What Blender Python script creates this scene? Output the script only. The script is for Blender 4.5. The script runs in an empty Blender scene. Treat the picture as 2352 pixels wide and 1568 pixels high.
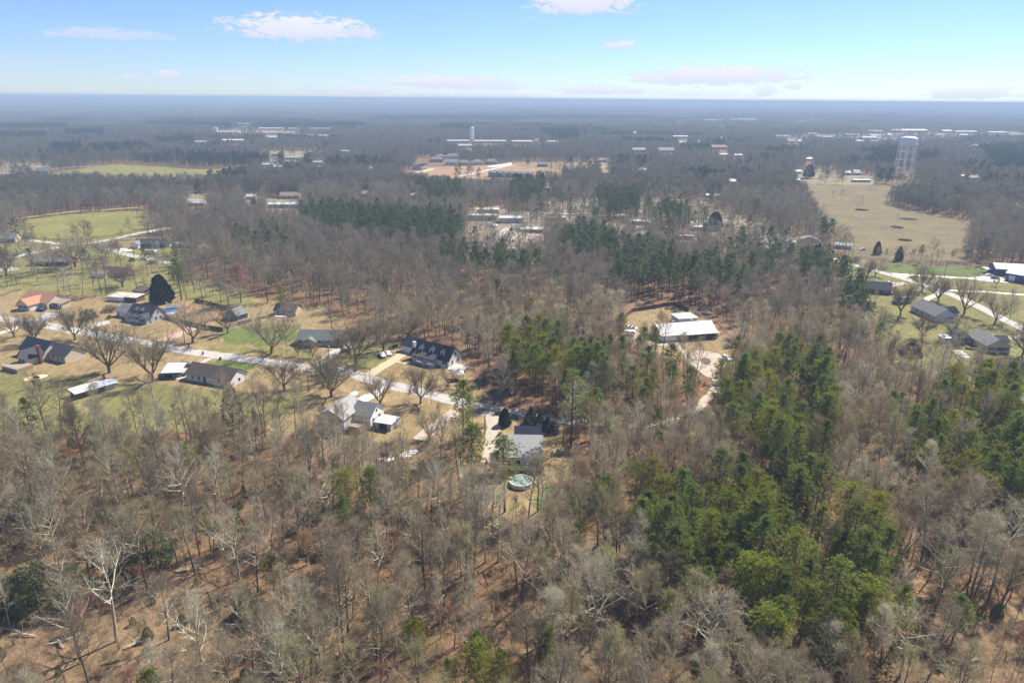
import bpy, math, random
import numpy as np
from mathutils import Vector, Matrix
rad = math.radians
random.seed(11)
C = bpy.context.scene
COL = C.collection

# ------------------------------------------------------------------ camera, world, sun, exposure
FPX, CX, CY, HCAM, VH, ROLL = 1650.0, 1176.0, 784.0, 100.0, 227.5, rad(0.46)
PITCH = math.atan((CY - VH) / FPX)
cam_d = bpy.data.cameras.new('camera'); cam = bpy.data.objects.new('camera', cam_d); COL.objects.link(cam)
cam_d.sensor_width = 36.0; cam_d.lens = 36.0 * FPX / 2352.0
cam_d.clip_start = 1.0; cam_d.clip_end = 60000.0
cam.matrix_world = Matrix.Translation((0, 0, HCAM)) @ Matrix.Rotation(rad(90) - PITCH, 4, 'X') @ Matrix.Rotation(ROLL, 4, 'Z')
C.camera = cam
SUN_AZ, SUN_EL = rad(45), rad(47)
w = bpy.data.worlds.new('World'); C.world = w; w.use_nodes = True
wn, wl = w.node_tree.nodes, w.node_tree.links
bg = wn['Background']; bg.inputs['Strength'].default_value = 0.064
sky = wn.new('ShaderNodeTexSky'); sky.sky_type = 'NISHITA'; sky.sun_disc = False
sky.sun_elevation = SUN_EL; sky.sun_rotation = SUN_AZ
sky.air_density = 1.0; sky.dust_density = 0.0; sky.ozone_density = 2.2; sky.altitude = 300
sun_d = bpy.data.lights.new('sun', 'SUN'); sun_d.energy = 4.0; sun_d.angle = rad(0.55); sun_d.color = (1.0, 0.93, 0.81)
sun = bpy.data.objects.new('sun', sun_d); COL.objects.link(sun)
SDIR = Vector((math.sin(SUN_AZ) * math.cos(SUN_EL), math.cos(SUN_AZ) * math.cos(SUN_EL), math.sin(SUN_EL)))
sun.rotation_euler = SDIR.to_track_quat('Z', 'Y').to_euler(); sun.location = (0, 0, 300)
C.view_settings.view_transform = 'Standard'; C.view_settings.look = 'None'
C.view_settings.exposure = 1.24; C.view_settings.gamma = 1.0
C.cycles.max_bounces = 5; C.cycles.diffuse_bounces = 3; C.cycles.glossy_bounces = 2
C.cycles.transmission_bounces = 3; C.cycles.volume_bounces = 0; C.cycles.transparent_max_bounces = 4
C.cycles.use_denoising = True

# clouds in the sky: (azimuth deg, elevation deg, half width deg, half height deg, strength)
def pix_dir(u, v):
    x, y = u - CX, -(v - CY)
    c, s = math.cos(ROLL), math.sin(ROLL)
    x, y = x * c - y * s, x * s + y * c
    return Vector((x, FPX * math.cos(PITCH) + y * math.sin(PITCH), -FPX * math.sin(PITCH) + y * math.cos(PITCH))).normalized()
CLOUDS = [(690,70,135,28,1.0),(800,76,62,14,.8),(620,56,80,14,.6),(1335,12,100,26,1.0),(240,80,90,13,.55),(372,88,26,6,.4),
    (1425,107,32,10,.9),(30,141,40,8,.35),(125,144,20,7,.3),(300,178,20,8,.7),(390,174,28,11,.75),(405,190,40,6,.3),(1010,190,130,14,.95),
    (1120,200,90,10,.6),(830,209,52,11,.85),(730,210,40,6,.4),(1640,178,165,22,1.0),(1520,184,70,13,.8),(1380,210,85,11,.8),(1760,210,26,13,.8),
    (1823,200,18,7,.8),(2240,217,75,12,.85),(2290,208,40,8,.5),(195,211,26,8,.6),(1263,146,18,5,.4),(2155,79,14,5,.25),(1060,222,160,7,.5),(1600,216,120,8,.3),(1218,40,14,4,.25),(1460,30,16,5,.3)]
tc = wn.new('ShaderNodeTexCoord')
sepd = wn.new('ShaderNodeSeparateXYZ'); wl.new(tc.outputs['Generated'], sepd.inputs[0])
def M(op, a, b=None, c=None, clamp=False):
    n = wn.new('ShaderNodeMath'); n.operation = op; n.use_clamp = clamp
    for i, x in enumerate((a, b, c)):
        if x is None: continue
        if isinstance(x, (int, float)): n.inputs[i].default_value = x
        else: wl.new(x, n.inputs[i])
    return n.outputs[0]
az = M('ARCTAN2', sepd.outputs[0], sepd.outputs[1]); el = M('ARCSINE', sepd.outputs[2])
comb = wn.new('ShaderNodeCombineXYZ'); wl.new(M('MULTIPLY', az, 1.0), comb.inputs[0]); wl.new(M('MULTIPLY', el, 2.6), comb.inputs[1])
def noise(scale, detail, rough, off):
    mp = wn.new('ShaderNodeMapping'); mp.inputs['Location'].default_value = off; wl.new(comb.outputs[0], mp.inputs[0])
    n = wn.new('ShaderNodeTexNoise'); n.inputs['Scale'].default_value = scale; n.inputs['Detail'].default_value = detail
    n.inputs['Roughness'].default_value = rough; wl.new(mp.outputs[0], n.inputs['Vector']); return n.outputs['Fac']
n1 = M('SUBTRACT', noise(46, 8, .72, (3, 1, 0)), .5); n2 = M('SUBTRACT', noise(110, 4, .6, (7, 2, 4)), .5)
wob = M('ADD', M('MULTIPLY', n1, 3.0), M('MULTIPLY', n2, .9))
mask = shade = None
for (cu, cv, cw, ch, st) in CLOUDS:
    d = pix_dir(cu, cv); a0 = math.atan2(d.x, d.y); e0 = math.asin(d.z)
    wa, we = cw / FPX * 1.06, ch / FPX * 1.06
    da = M('MULTIPLY', M('SUBTRACT', az, a0), 1 / wa); de = M('MULTIPLY', M('SUBTRACT', el, e0), 1 / we)
    de2 = M('MAXIMUM', de, M('MULTIPLY', de, -1.5))                        # flatter base than top
    q = M('ADD', M('SQRT', M('ADD', M('MULTIPLY', da, da), M('MULTIPLY', de2, de2))), wob)
    m = M('MULTIPLY', M('SMOOTH_MIN', 1.0, M('MAXIMUM', M('MULTIPLY', M('SUBTRACT', 1.15, q), 2.3), 0.0), .2), st, clamp=True)
    sh = M('MULTIPLY', m, M('ADD', M('MULTIPLY', de, .45), .55, clamp=True))
    mask = m if mask is None else M('MAXIMUM', mask, m); shade = sh if shade is None else M('MAXIMUM', shade, sh)
# the same thin fair-weather clouds continue round the rest of the sky
nb = noise(5, 8, .62, (21, 5, 3))
outside = M('MAXIMUM', M('GREATER_THAN', M('ABSOLUTE', az), .80), M('GREATER_THAN', el, .19))
gm = M('MULTIPLY', M('MULTIPLY', M('SUBTRACT', nb, .60), 7.0, clamp=True), M('MULTIPLY', outside, M('GREATER_THAN', el, .02)))
mask = M('MAXIMUM', mask, M('MULTIPLY', gm, .8)); shade = M('MAXIMUM', shade, M('MULTIPLY', gm, .7))
ccol = wn.new('ShaderNodeMix'); ccol.data_type = 'RGBA'; wl.new(shade, ccol.inputs[0])
ccol.inputs[6].default_value = (4.5, 4.75, 6.2, 1); ccol.inputs[7].default_value = (6.4, 6.45, 7.1, 1)
mixs = wn.new('ShaderNodeMix'); mixs.data_type = 'RGBA'; wl.new(M('MULTIPLY', mask, .93), mixs.inputs[0])
tcol = wn.new('ShaderNodeMix'); tcol.data_type = 'RGBA'; wl.new(M('MULTIPLY', el, 4.0, clamp=True), tcol.inputs[0]); tcol.inputs[6].default_value = (.59, .715, 1.04, 1); tcol.inputs[7].default_value = (.60, .70, .98, 1)
tint = wn.new('ShaderNodeMix'); tint.data_type = 'RGBA'; tint.blend_type = 'MULTIPLY'; tint.inputs[0].default_value = 1.0
wl.new(sky.outputs[0], tint.inputs[6])
wl.new(tcol.outputs[2], tint.inputs[7]); wl.new(tint.outputs[2], mixs.inputs[6]); wl.new(ccol.outputs[2], mixs.inputs[7]); wl.new(mixs.outputs[2], bg.inputs[0])

# ------------------------------------------------------------------ place on the ground that a point of the photo shows
TILES = {'1':(0,163.3),'2':(588,163.3),'3':(1176,163.3),'4':(1764,163.3),'5':(0,473.7),'6':(588,473.7),'7':(1176,473.7),'8':(1764,473.7),
         'a':(0,816.7),'b':(588,784),'c':(1176,784),'d':(1764,784),'e':(0,1176),'f':(588,1176),'g':(1176,1176),'h':(1764,1176)}
def px(k, x, y): o = TILES[k]; return (o[0] + x / 4.0, o[1] + y / 4.0)
def pxs(k, *pts): return [px(k, *p) for p in pts]
def at(u, v, z=0.0):
    d = pix_dir(u, v); t = (z - HCAM) / d.z
    return Vector((d.x * t, d.y * t, z))
def g(k, x, y, z=0.0): return at(*px(k, x, y), z)
CR, SR, CP, SP = math.cos(ROLL), math.sin(ROLL), math.cos(PITCH), math.sin(PITCH)
def proj(x, y, z):
    fz = y * CP - (z - HCAM) * SP; uy = y * SP + (z - HCAM) * CP
    fz = np.maximum(fz, 1e-3)
    a, b = x / fz * FPX, uy / fz * FPX
    return CX + a * CR + b * SR, CY - (-a * SR + b * CR)

# ------------------------------------------------------------------ helpers
def tag(o, label=None, cat=None, group=None, kind=None):
    if label: o['label'] = label
    if cat: o['category'] = cat
    if group: o['group'] = group
    if kind: o['kind'] = kind
    return o
def empty(name, loc, rz=0.0, label=None, cat=None, group=None, scale=1.0):
    o = bpy.data.objects.new(name, None); COL.objects.link(o); o.empty_display_size = .5
    o.location = loc; o.rotation_euler = (0, 0, rz); o.scale = (scale,) * 3
    return tag(o, label, cat, group)
def link(name, me, parent=None, loc=None):
    o = bpy.data.objects.new(name, me); COL.objects.link(o)
    if parent: o.parent = parent
    if loc: o.location = loc
    return o
class MB:
    def __init__(s): s.v = []; s.f = []; s.m = []
    def add(s, vs, fs, m=0):
        b = len(s.v); s.v += [tuple(p) for p in vs]; s.f += [tuple(b + i for i in f) for f in fs]; s.m += [m] * len(fs); return s
    def box(s, x0, x1, y0, y1, z0, z1, m=0):
        return s.add([(x0,y0,z0),(x1,y0,z0),(x1,y1,z0),(x0,y1,z0),(x0,y0,z1),(x1,y0,z1),(x1,y1,z1),(x0,y1,z1)],
                     [(0,3,2,1),(4,5,6,7),(0,1,5,4),(1,2,6,5),(2,3,7,6),(3,0,4,7)], m)
    def tube(s, p0, p1, r0, r1, n=6, m=0, cap=False):
        p0 = Vector(p0); p1 = Vector(p1); d = p1 - p0
        if d.length < 1e-6: return s
        d.normalize(); a = d.orthogonal().normalized(); b = d.cross(a)
        vs = []
        for (p, r) in ((p0, r0), (p1, r1)):
            for i in range(n):
                t = 2 * math.pi * i / n; vs.append(p + a * (r * math.cos(t)) + b * (r * math.sin(t)))
        fs = [(i, (i + 1) % n, n + (i + 1) % n, n + i) for i in range(n)]
        if cap: fs += [tuple(range(n - 1, -1, -1)), tuple(range(n, 2 * n))]
        return s.add(vs, fs, m)
    def lathe(s, prof, n=16, m=0, c=(0, 0, 0)):
        vs = []; fs = []
        for (r, z) in prof:
            for i in range(n):
                t = 2 * math.pi * i / n; vs.append((c[0] + r * math.cos(t), c[1] + r * math.sin(t), c[2] + z))
        for k in range(len(prof) - 1):
            for i in range(n): fs.append((k*n+i, k*n+(i+1)%n, (k+1)*n+(i+1)%n, (k+1)*n+i))
        fs.append(tuple(range(n - 1, -1, -1))); fs.append(tuple(range((len(prof)-1)*n, len(prof)*n)))
        return s.add(vs, fs, m)
    def mesh(s, name, mats, smooth=False):
        me = bpy.data.meshes.new(name); me.from_pydata(s.v, [], s.f)
        for m in (mats if isinstance(mats, (list, tuple)) else [mats]): me.materials.append(m)
        if any(s.m): me.polygons.foreach_set('material_index', s.m)
        if smooth: me.polygons.foreach_set('use_smooth', [True] * len(s.f))
        return me
    def build(s, name, mats, parent=None, smooth=False): return link(name, s.mesh(name, mats, smooth), parent)

def mat(name, col, rough=.85, var=.12, scale=.6, obj_var=0.0, col2=None, spec=.3, metal=0.0, translucent=0.0, bump=0.0, coords='Object', sat=0.0):
    m = bpy.data.materials.new(name); m.use_nodes = True
    nt = m.node_tree; n, l = nt.nodes, nt.links; p = n['Principled BSDF']
    p.inputs['Roughness'].default_value = rough; p.inputs['Specular IOR Level'].default_value = spec; p.inputs['Metallic'].default_value = metal
    t = n.new('ShaderNodeTexCoord'); nz = n.new('ShaderNodeTexNoise'); nz.inputs['Scale'].default_value = scale; nz.inputs['Detail'].default_value = 6
    nz.inputs['Roughness'].default_value = .65; l.new(t.outputs[coords], nz.inputs['Vector'])
    rmp = n.new('ShaderNodeMapRange'); rmp.inputs['From Min'].default_value = .3; rmp.inputs['From Max'].default_value = .7
    l.new(nz.outputs['Fac'], rmp.inputs['Value'])
    mx = n.new('ShaderNodeMix'); mx.data_type = 'RGBA'; l.new(rmp.outputs[0], mx.inputs[0])
    c2 = col2 if col2 else tuple(c * (1 + var) for c in col)
    c1 = col if col2 else tuple(c * (1 - var) for c in col)
    mx.inputs[6].default_value = (*c1, 1); mx.inputs[7].default_value = (*c2, 1)
    out = mx.outputs[2]
    if obj_var or sat:
        oi = n.new('ShaderNodeObjectInfo'); hs = n.new('ShaderNodeHueSaturation')
        a = n.new('ShaderNodeMapRange'); a.inputs['To Min'].default_value = 1 - obj_var; a.inputs['To Max'].default_value = 1 + obj_var
        l.new(oi.outputs['Random'], a.inputs['Value']); l.new(a.outputs[0], hs.inputs['Value'])
        if sat:
            b = n.new('ShaderNodeMath'); b.operation = 'MULTIPLY'; b.inputs[1].default_value = 7.31; l.new(oi.outputs['Random'], b.inputs[0])
            f = n.new('ShaderNodeMath'); f.operation = 'FRACT'; l.new(b.outputs[0], f.inputs[0])
            h = n.new('ShaderNodeMapRange'); h.inputs['To Min'].default_value = .5 - sat; h.inputs['To Max'].default_value = .5 + sat
            l.new(f.outputs[0], h.inputs['Value']); l.new(h.outputs[0], hs.inputs['Hue'])
        l.new(out, hs.inputs['Color']); out = hs.outputs[0]
    l.new(out, p.inputs['Base Color'])
    if bump:
        bp = n.new('ShaderNodeBump'); bp.inputs['Strength'].default_value = bump; l.new(nz.outputs['Fac'], bp.inputs['Height']); l.new(bp.outputs[0], p.inputs['Normal'])
    if translucent:
        tr = n.new('ShaderNodeBsdfTranslucent'); l.new(out, tr.inputs['Color'])
        ms = n.new('ShaderNodeMixShader'); ms.inputs[0].default_value = translucent
        l.new(p.outputs[0], ms.inputs[1]); l.new(tr.outputs[0], ms.inputs[2]); l.new(ms.outputs[0], n['Material Output'].inputs['Surface'])
    return m
# ------------------------------------------------------------------ land cover: what grows or lies where (outlines on the ground)
# letters: W bare woods, P pines, M bare woods mixed with pines, S open ground with a few trees, L lawn or field with none of its own trees
ALB = {'litter': (.185, .117, .066), 'litter2': (.205, .138, .082), 'tan': (.265, .195, .100), 'green': (.120, .150, .044), 'pasture': (.205, .190, .058), 'yellow': (.190, .175, .066),
       'clay': (.34, .21, .120), 'field': (.185, .148, .078), 'sand': (.235, .19, .135), 'straw': (.25, .21, .12), 'scrub': (.13, .095, .065), 'pale': (.50, .47, .42), 'needles': (.165, .098, .056), 'red': (.215, .125, .075)}
COVER = [
 # far country
 ('P', 'litter', [(355,277),(600,272),(838,286),(838,300),(600,300),(355,296)]), ('P', 'litter', [(0,292),(155,286),(155,306),(0,306)]), ('P', 'litter', [(100,280),(190,276),(190,286),(100,290)]),
 ('P', 'litter', [(858,268),(1180,262),(1500,268),(1500,276),(1180,280),(858,282)]), ('P', 'litter', [(1010,292),(1083,288),(1083,308),(1010,306)]), ('P', 'litter', [(1233,306),(1331,304),(1331,332),(1270,332)]),
 ('P', 'litter', [(1180,256),(1340,256),(1340,262),(1180,262)]), ('P', 'litter', [(150,310),(240,308),(240,322),(150,322)]),('P','litter',[(0,318),(110,318),(110,330),(0,330)]),
 ('S', 'tan', [(485,300),(600,298),(700,304),(690,320),(520,322)]),
 ('S', 'straw', [(1060,338),(1240,332),(1260,345),(1080,350)]),
 ('P', 'litter', [(200,350),(330,346),(360,358),(220,366)]), ('P', 'litter', [(120,346),(190,346),(190,362),(120,362)]), ('P', 'litter', [(360,330),(450,330),(450,342),(360,342)]),
 # town at the right
 ('S', 'sand', [(1770,310),(2352,302),(2400,318),(1980,338),(1960,330),(1790,326)]), ('S', 'sand', [(1790,336),(1860,330),(1860,345),(1800,348)]),
 ('S', 'straw', [(1825,392),(1900,388),(2015,408),(2015,424),(1840,424)]), ('P','litter',[(2000,358),(2060,354),(2060,386),(2000,390)]), ('P','litter',[(2100,368),(2150,365),(2150,384),(2110,384)]),
 ('P', 'litter', [(2240,350),(2400,340),(2400,400),(2290,410)]), ('M','litter',[(1400,380),(1480,370),(1500,395),(1420,400)]),
 # settlement at the upper left and the pastures
 ('S', 'straw', [(-60,372),(112,375),(125,398),(60,412),(-60,420)]),
 ('L', 'pasture', [(100,402),(225,382),(275,376),(400,384),(440,388),(552,389),(585,399),(500,430),(300,434),(120,424)]),
 ('S', 'straw', [(590,345),(740,348),(760,366),(600,372)]), ('S', 'tan', [(0,402),(80,398),(90,412),(0,416)]),
 ('S', 'tan', [(1176,372),(1290,372),(1404,374),(1404,398),(1300,412),(1200,408)]),
 ('L', 'clay', [(905,399),(985,384),(1120,381),(1180,376),(1240,388),(1290,412),(1300,428),(1125,414),(1060,410),(990,411),(920,409)]),
 ('L', 'scrub', [(905,409),(1060,411),(1125,415),(1140,430),(1100,445),(1000,432),(930,425)]),
 ('S', 'straw', [(420,440),(560,448),(690,462),(700,480),(800,478),(790,492),(680,492),(640,485),(440,474)]),
 ('L', 'pasture', [(28,524),(72,504),(162,491),(330,482),(356,492),(352,518),(330,534),(200,560),(70,556),(14,546)]),
 # open brown field at the right, mown verge beyond the road
 ('L', 'field', [(1838,424),(1989,424),(2121,427),(2118,440),(2060,452),(2035,468),(2089,482),(2164,494),(2235,508),(2225,560),(2215,600),(2050,597),(1960,592),(1920,560),(1895,530),(1865,495),(1842,450)]),
 ('W', 'litter', [(2035,468),(2060,452),(2118,440),(2400,440),(2700,620),(2270,618),(2215,602),(2225,560),(2237,510),(2164,494),(2089,482)]),
 ('B', 'scrub', [(1940,588),(2050,594),(2215,600),(2290,604),(2290,618),(2150,611),(2024,602),(1940,596)]),
 ('H', 'straw', [(1700,530),(1760,540),(1850,548),(1900,565),(1930,600),(1890,600),(1760,580),(1690,560)]),
 # mobile homes in the middle
 ('H', 'sand', [(1060,478),(1180,470),(1300,462),(1420,450),(1560,456),(1730,500),(1800,540),(1900,560),(1890,582),(1720,570),(1640,580),(1560,592),(1440,572),(1380,548),(1250,535),(1245,605),(1180,604),(1060,592),(1072,530)]),
 ('P', 'needles', [(950,448),(1060,450),(1070,486),(990,492)]), ('P', 'needles', [(1170,440),(1250,440),(1260,484),(1180,484)]), ('P', 'needles', [(1370,470),(1420,466),(1465,474),(1465,510),(1380,505)]), ('P', 'needles', [(1500,506),(1575,500),(1590,540),(1520,545)]),
 ('P', 'needles', [(690,512),(800,508),(900,520),(1060,530),(1064,596),(960,585),(860,575),(770,560),(700,545)]),
 ('M', 'litter', [(540,575),(640,560),(680,600),(560,640)]),
 ('P', 'needles', [(1015,615),(1100,628),(1240,640),(1240,668),(1120,660),(1010,640)]),
 ('P', 'needles', [(1285,590),(1330,560),(1400,575),(1490,610),(1560,640),(1660,650),(1720,690),(1700,705),(1620,700),(1440,712),(1400,700),(1400,640),(1300,620)]),
 ('M', 'litter', [(1620,600),(1800,590),(1830,650),(1720,690)]),
 ('P', 'needles', [(1815,640),(1880,630),(1935,650),(1950,690),(1830,685)]), ('P', 'needles', [(1920,715),(1975,712),(2005,735),(2010,775),(1930,770)]),
 # right-hand yards
 ('L', 'yellow', [(1895,590),(2020,600),(2110,615),(2270,625),(2600,655),(2640,930),(2352,935),(2290,925),(2240,905),(2160,880),(2080,862),(2040,830),(2012,770),(1975,712),(1935,690),(1915,640)]),
 ('L', 'green', [(2024,602),(2090,609),(2264,616),(2279,634),(2214,636),(2047,628),(2024,621)]),
 ('W', 'litter2', [(2060,850),(2160,880),(2230,905),(2300,940),(2100,945),(2000,890)]),
 ('P', 'needles', [(2080,1020),(2150,985),(2230,945),(2310,940),(2420,930),(2700,1000),(2760,1260),(2400,1235),(2260,1230),(2150,1190),(2080,1110)]),
 ('P', 'needles', [(1640,960),(1700,915),(1780,880),(1850,860),(1900,900),(1915,1000),(1900,1130),(1840,1190),(1760,1150),(1660,1060)]),
 ('M', 'litter2', [(1900,1180),(1990,1200),(2060,1240),(2000,1290),(1900,1260)]),
 # left-hand neighbourhood
 ('L', 'tan', [(-400,545),(14,552),(180,566),(345,540),(395,545),(420,590),(455,640),(540,655),(600,688),(740,700),(800,745),(900,768),(930,786),(1050,806),(1082,850),(1115,900),(1130,945),(1090,985),(1045,1010),(1010,1060),(960,1095),(850,1060),(760,1045),(690,1010),(600,985),(560,975),(420,985),(300,985),(200,1000),(60,985),(-400,960)]),
 ('S', 'yellow', [(-400,545),(14,552),(180,566),(400,548),(425,600),(470,650),(560,668),(600,700),(520,720),(420,690),(380,660),(340,690),(120,672),(0,665),(-400,660)]),
 ('L', 'green', [(500,760),(560,745),(690,745),(690,780),(620,795),(520,790)]), ('L', 'yellow', [(470,790),(560,795),(700,800),(740,830),(640,815),(480,805)]), ('L', 'yellow', [(790,800),(890,775),(915,800),(880,850),(800,855),(760,830)]),
 ('L', 'green', [(476,832),(500,825),(590,830),(580,850),(480,850)]), ('L', 'yellow', [(-400,860),(60,850),(150,860),(330,880),(600,900),(700,890),(690,930),(600,985),(420,985),(200,1000),(-400,960)]),
 ('L', 'tan', [(60,830),(230,840),(330,850),(400,860),(330,885),(250,878),(180,870)]), ('L','yellow',[(230,640),(345,640),(345,690),(235,690)]),
 ('L', 'clay', [(375,795),(430,755),(520,740),(530,720),(480,705),(430,690),(400,720),(415,745),(360,780)]), ('L', 'litter2', [(690,990),(760,1000),(850,1020),(1010,1000),(1040,1020),(960,1095),(850,1070),(720,1060)]),
 # centre: tall pines and the lane
 ('P', 'red', [(1150,840),(1230,835),(1370,880),(1380,935),(1290,945),(1180,925)]),
 ('M', 'red', [(1370,880),(1420,840),(1560,850),(1610,900),(1610,960),(1480,970),(1370,950)]),
 ('S', 'red', [(1470,825),(1560,845),(1640,865),(1700,895),(1660,960),(1590,985),(1560,950),(1490,885)]), ('S', 'litter2', [(1560,960),(1640,930),(1690,960),(1640,1010),(1570,1010)]),
 ('L', 'red', [(1440,790),(1480,820),(1560,835),(1570,870),(1540,880),(1440,850)]),
 ('L', 'tan', [(1110,942),(1180,958),(1260,1000),(1335,1045),(1345,1075),(1300,1130),(1280,1195),(1200,1195),(1100,1165),(1045,1130),(1060,1060),(1110,1010)]),
 ('L', 'green', [(1230,1110),(1272,1108),(1262,1180),(1232,1182)]), ('L', 'red', [(1310,1010),(1345,1000),(1350,1060),(1340,1170),(1300,1170),(1320,1080)]),
 ('L', 'red', [(1415,735),(1430,690),(1500,690),(1640,720),(1680,760),(1710,800),(1690,840),(1650,780),(1600,715),(1460,712)]),
 ('L', 'tan', [(1422,765),(1432,735),(1455,712),(1550,698),(1600,715),(1645,745),(1680,790),(1688,830),(1668,848),(1600,835),(1560,828),(1500,810),(1440,790)]),
 ('L', 'clay', [(1425,760),(1480,765),(1500,790),(1480,810),(1430,800)]),
 # foreground
 ('S', 'litter2', [(-300,1330),(120,1330),(330,1370),(440,1330),(560,1380),(560,1500),(500,1640),(-300,1640)]),
 ('P', 'needles', [(1440,1255),(1520,1190),(1640,1180),(1760,1165),(1880,1210),(1960,1270),(2060,1370),(2060,1500),(1960,1560),(1880,1600),(1780,1580),(1680,1480),(1560,1440),(1480,1400)]),
 ('M', 'litter2', [(1290,1220),(1440,1240),(1480,1400),(1400,1400),(1300,1300)]),
 ('L', 'clay', [(2060,1330),(2110,1320),(2130,1370),(2080,1390)]), 
 ('S', 'litter2', [(2000,1640),(2080,1480),(2200,1420),(2352,1380),(2500,1400),(2500,1700)]),
]
CODES = 'WPMSLBH'
def inside(u, v, poly):
    c = np.zeros(u.shape, bool); n = len(poly)
    for i in range(n):
        x0, y0 = poly[i]; x1, y1 = poly[(i + 1) % n]
        if y0 == y1: continue
        c ^= ((y0 > v) != (y1 > v)) & (u < (x1 - x0) * (v - y0) / (y1 - y0) + x0)
    return c
def sines(x, y, s, seed):
    r = np.random.RandomState(seed); o = np.zeros_like(x)
    for k in range(6):
        a = r.uniform(0, 6.283); f = (1 + .6 * k) / s; o += np.sin((x * math.cos(a) + y * math.sin(a)) * f * 6.283 + r.uniform(0, 6.28)) / (1 + .5 * k)
    return o / 2.2
def height(x, y):
    d = np.hypot(x, y); k = np.clip((d - 2400) / 6000, 0, 1); k = k * k * (3 - 2 * k)
    h = k * (15 * sines(x, y, 7000, 3) + 11 * sines(x, y, 2600, 8) + 6 * sines(x, y, 1000, 5)) - 4 * k
    ang = np.arctan2(x, y)
    return h + 30 * np.clip((d - 7000) / 6000, 0, 1) * np.clip((-ang - .06) / .5, 0, 1) + 6 * np.clip((d - 9000) / 8000, 0, 1)
CLEAR = []           # strips kept free of trees so that a far roof shows above the wood in front of it
def classify(x, y, clear=True):
    u, v = proj(x, y, np.zeros_like(x)); n = len(x)
    code = np.zeros(n, int); col = np.zeros((n, 3)); d = np.hypot(x, y)
    far = .8 * sines(x, y, 900, 21) + .8 * sines(x, y, 260, 22)
    code[:] = np.where((d > 900) & (far > .72), 1, 0)
    col[:] = np.array(ALB['litter'])
    fn = .5 + .5 * np.clip(far, -1, 1)[:, None]; k = np.clip((d - 8500) / 2500, 0, 1)[:, None]; col = col * (1 - k) + k * (np.array([[.085, .080, .060]]) * fn + np.array([[.035, .045, .032]]) * (1 - fn))
    ok = (y > 10)
    for (t, a, poly) in COVER:
        i = inside(u, v, poly) & ok; code[i] = CODES.index(t); col[i] = ALB[a]
    if clear:
        for poly in CLEAR: code[inside(u, v, poly) & ok] = 4
    return code, col

# ------------------------------------------------------------------ ground: one sheet to the horizon
def ground_material():
    m = bpy.data.materials.new('ground_cover'); m.use_nodes = True; nt = m.node_tree; n, l = nt.nodes, nt.links; p = n['Principled BSDF']
    p.inputs['Roughness'].default_value = .95; p.inputs['Specular IOR Level'].default_value = .1
    a = n.new('ShaderNodeAttribute'); a.attribute_name = 'cover'; t = n.new('ShaderNodeTexCoord')
    def nz(sc, det, lo, hi, x0=.3, x1=.7, sx=1.0):
        k = n.new('ShaderNodeTexNoise'); k.inputs['Scale'].default_value = sc; k.inputs['Detail'].default_value = det; k.inputs['Roughness'].default_value = .7
        mp = n.new('ShaderNodeMapping'); mp.inputs['Scale'].default_value = (sx, 1, 1); mp.inputs['Rotation'].default_value = (0, 0, .5)
        l.new(t.outputs['Object'], mp.inputs[0]); l.new(mp.outputs[0], k.inputs['Vector'])
        r = n.new('ShaderNodeMapRange'); r.inputs['From Min'].default_value = x0; r.inputs['From Max'].default_value = x1
        r.inputs['To Min'].default_value = lo; r.inputs['To Max'].default_value = hi; l.new(k.outputs['Fac'], r.inputs['Value']); return r.outputs[0], k
    def mul(c, f):
        x = n.new('ShaderNodeVectorMath'); x.operation = 'SCALE'; l.new(c, x.inputs[0]); l.new(f, x.inputs['Scale']); return x.outputs[0]
    c = a.outputs['Color']
    for args in ((.035, 5, .78, 1.22), (.22, 6, .64, 1.36, .3, .7, 2.2), (1.3, 5, .70, 1.30), (5.0, 3, .72, 1.30)): c = mul(c, nz(*args)[0])
    f, _ = nz(.11, 6, 0, .5, .48, .75)
    mx = n.new('ShaderNodeMix'); mx.data_type = 'RGBA'; l.new(f, mx.inputs[0]); l.new(c, mx.inputs[6])
    hs = n.new('ShaderNodeHueSaturation'); hs.inputs['Hue'].default_value = .525; hs.inputs['Saturation'].default_value = 1.1; hs.inputs['Value'].default_value = .85; l.new(c, hs.inputs['Color']); l.new(hs.outputs[0], mx.inputs[7])
    l.new(mx.outputs[2], p.inputs['Base Color'])
    _, k = nz(1.6, 6, 0, 1); bp = n.new('ShaderNodeBump'); bp.inputs['Strength'].default_value = .6; bp.inputs['Distance'].default_value = .35; l.new(k.outputs['Fac'], bp.inputs['Height']); l.new(bp.outputs[0], p.inputs['Normal'])
    return m
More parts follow.
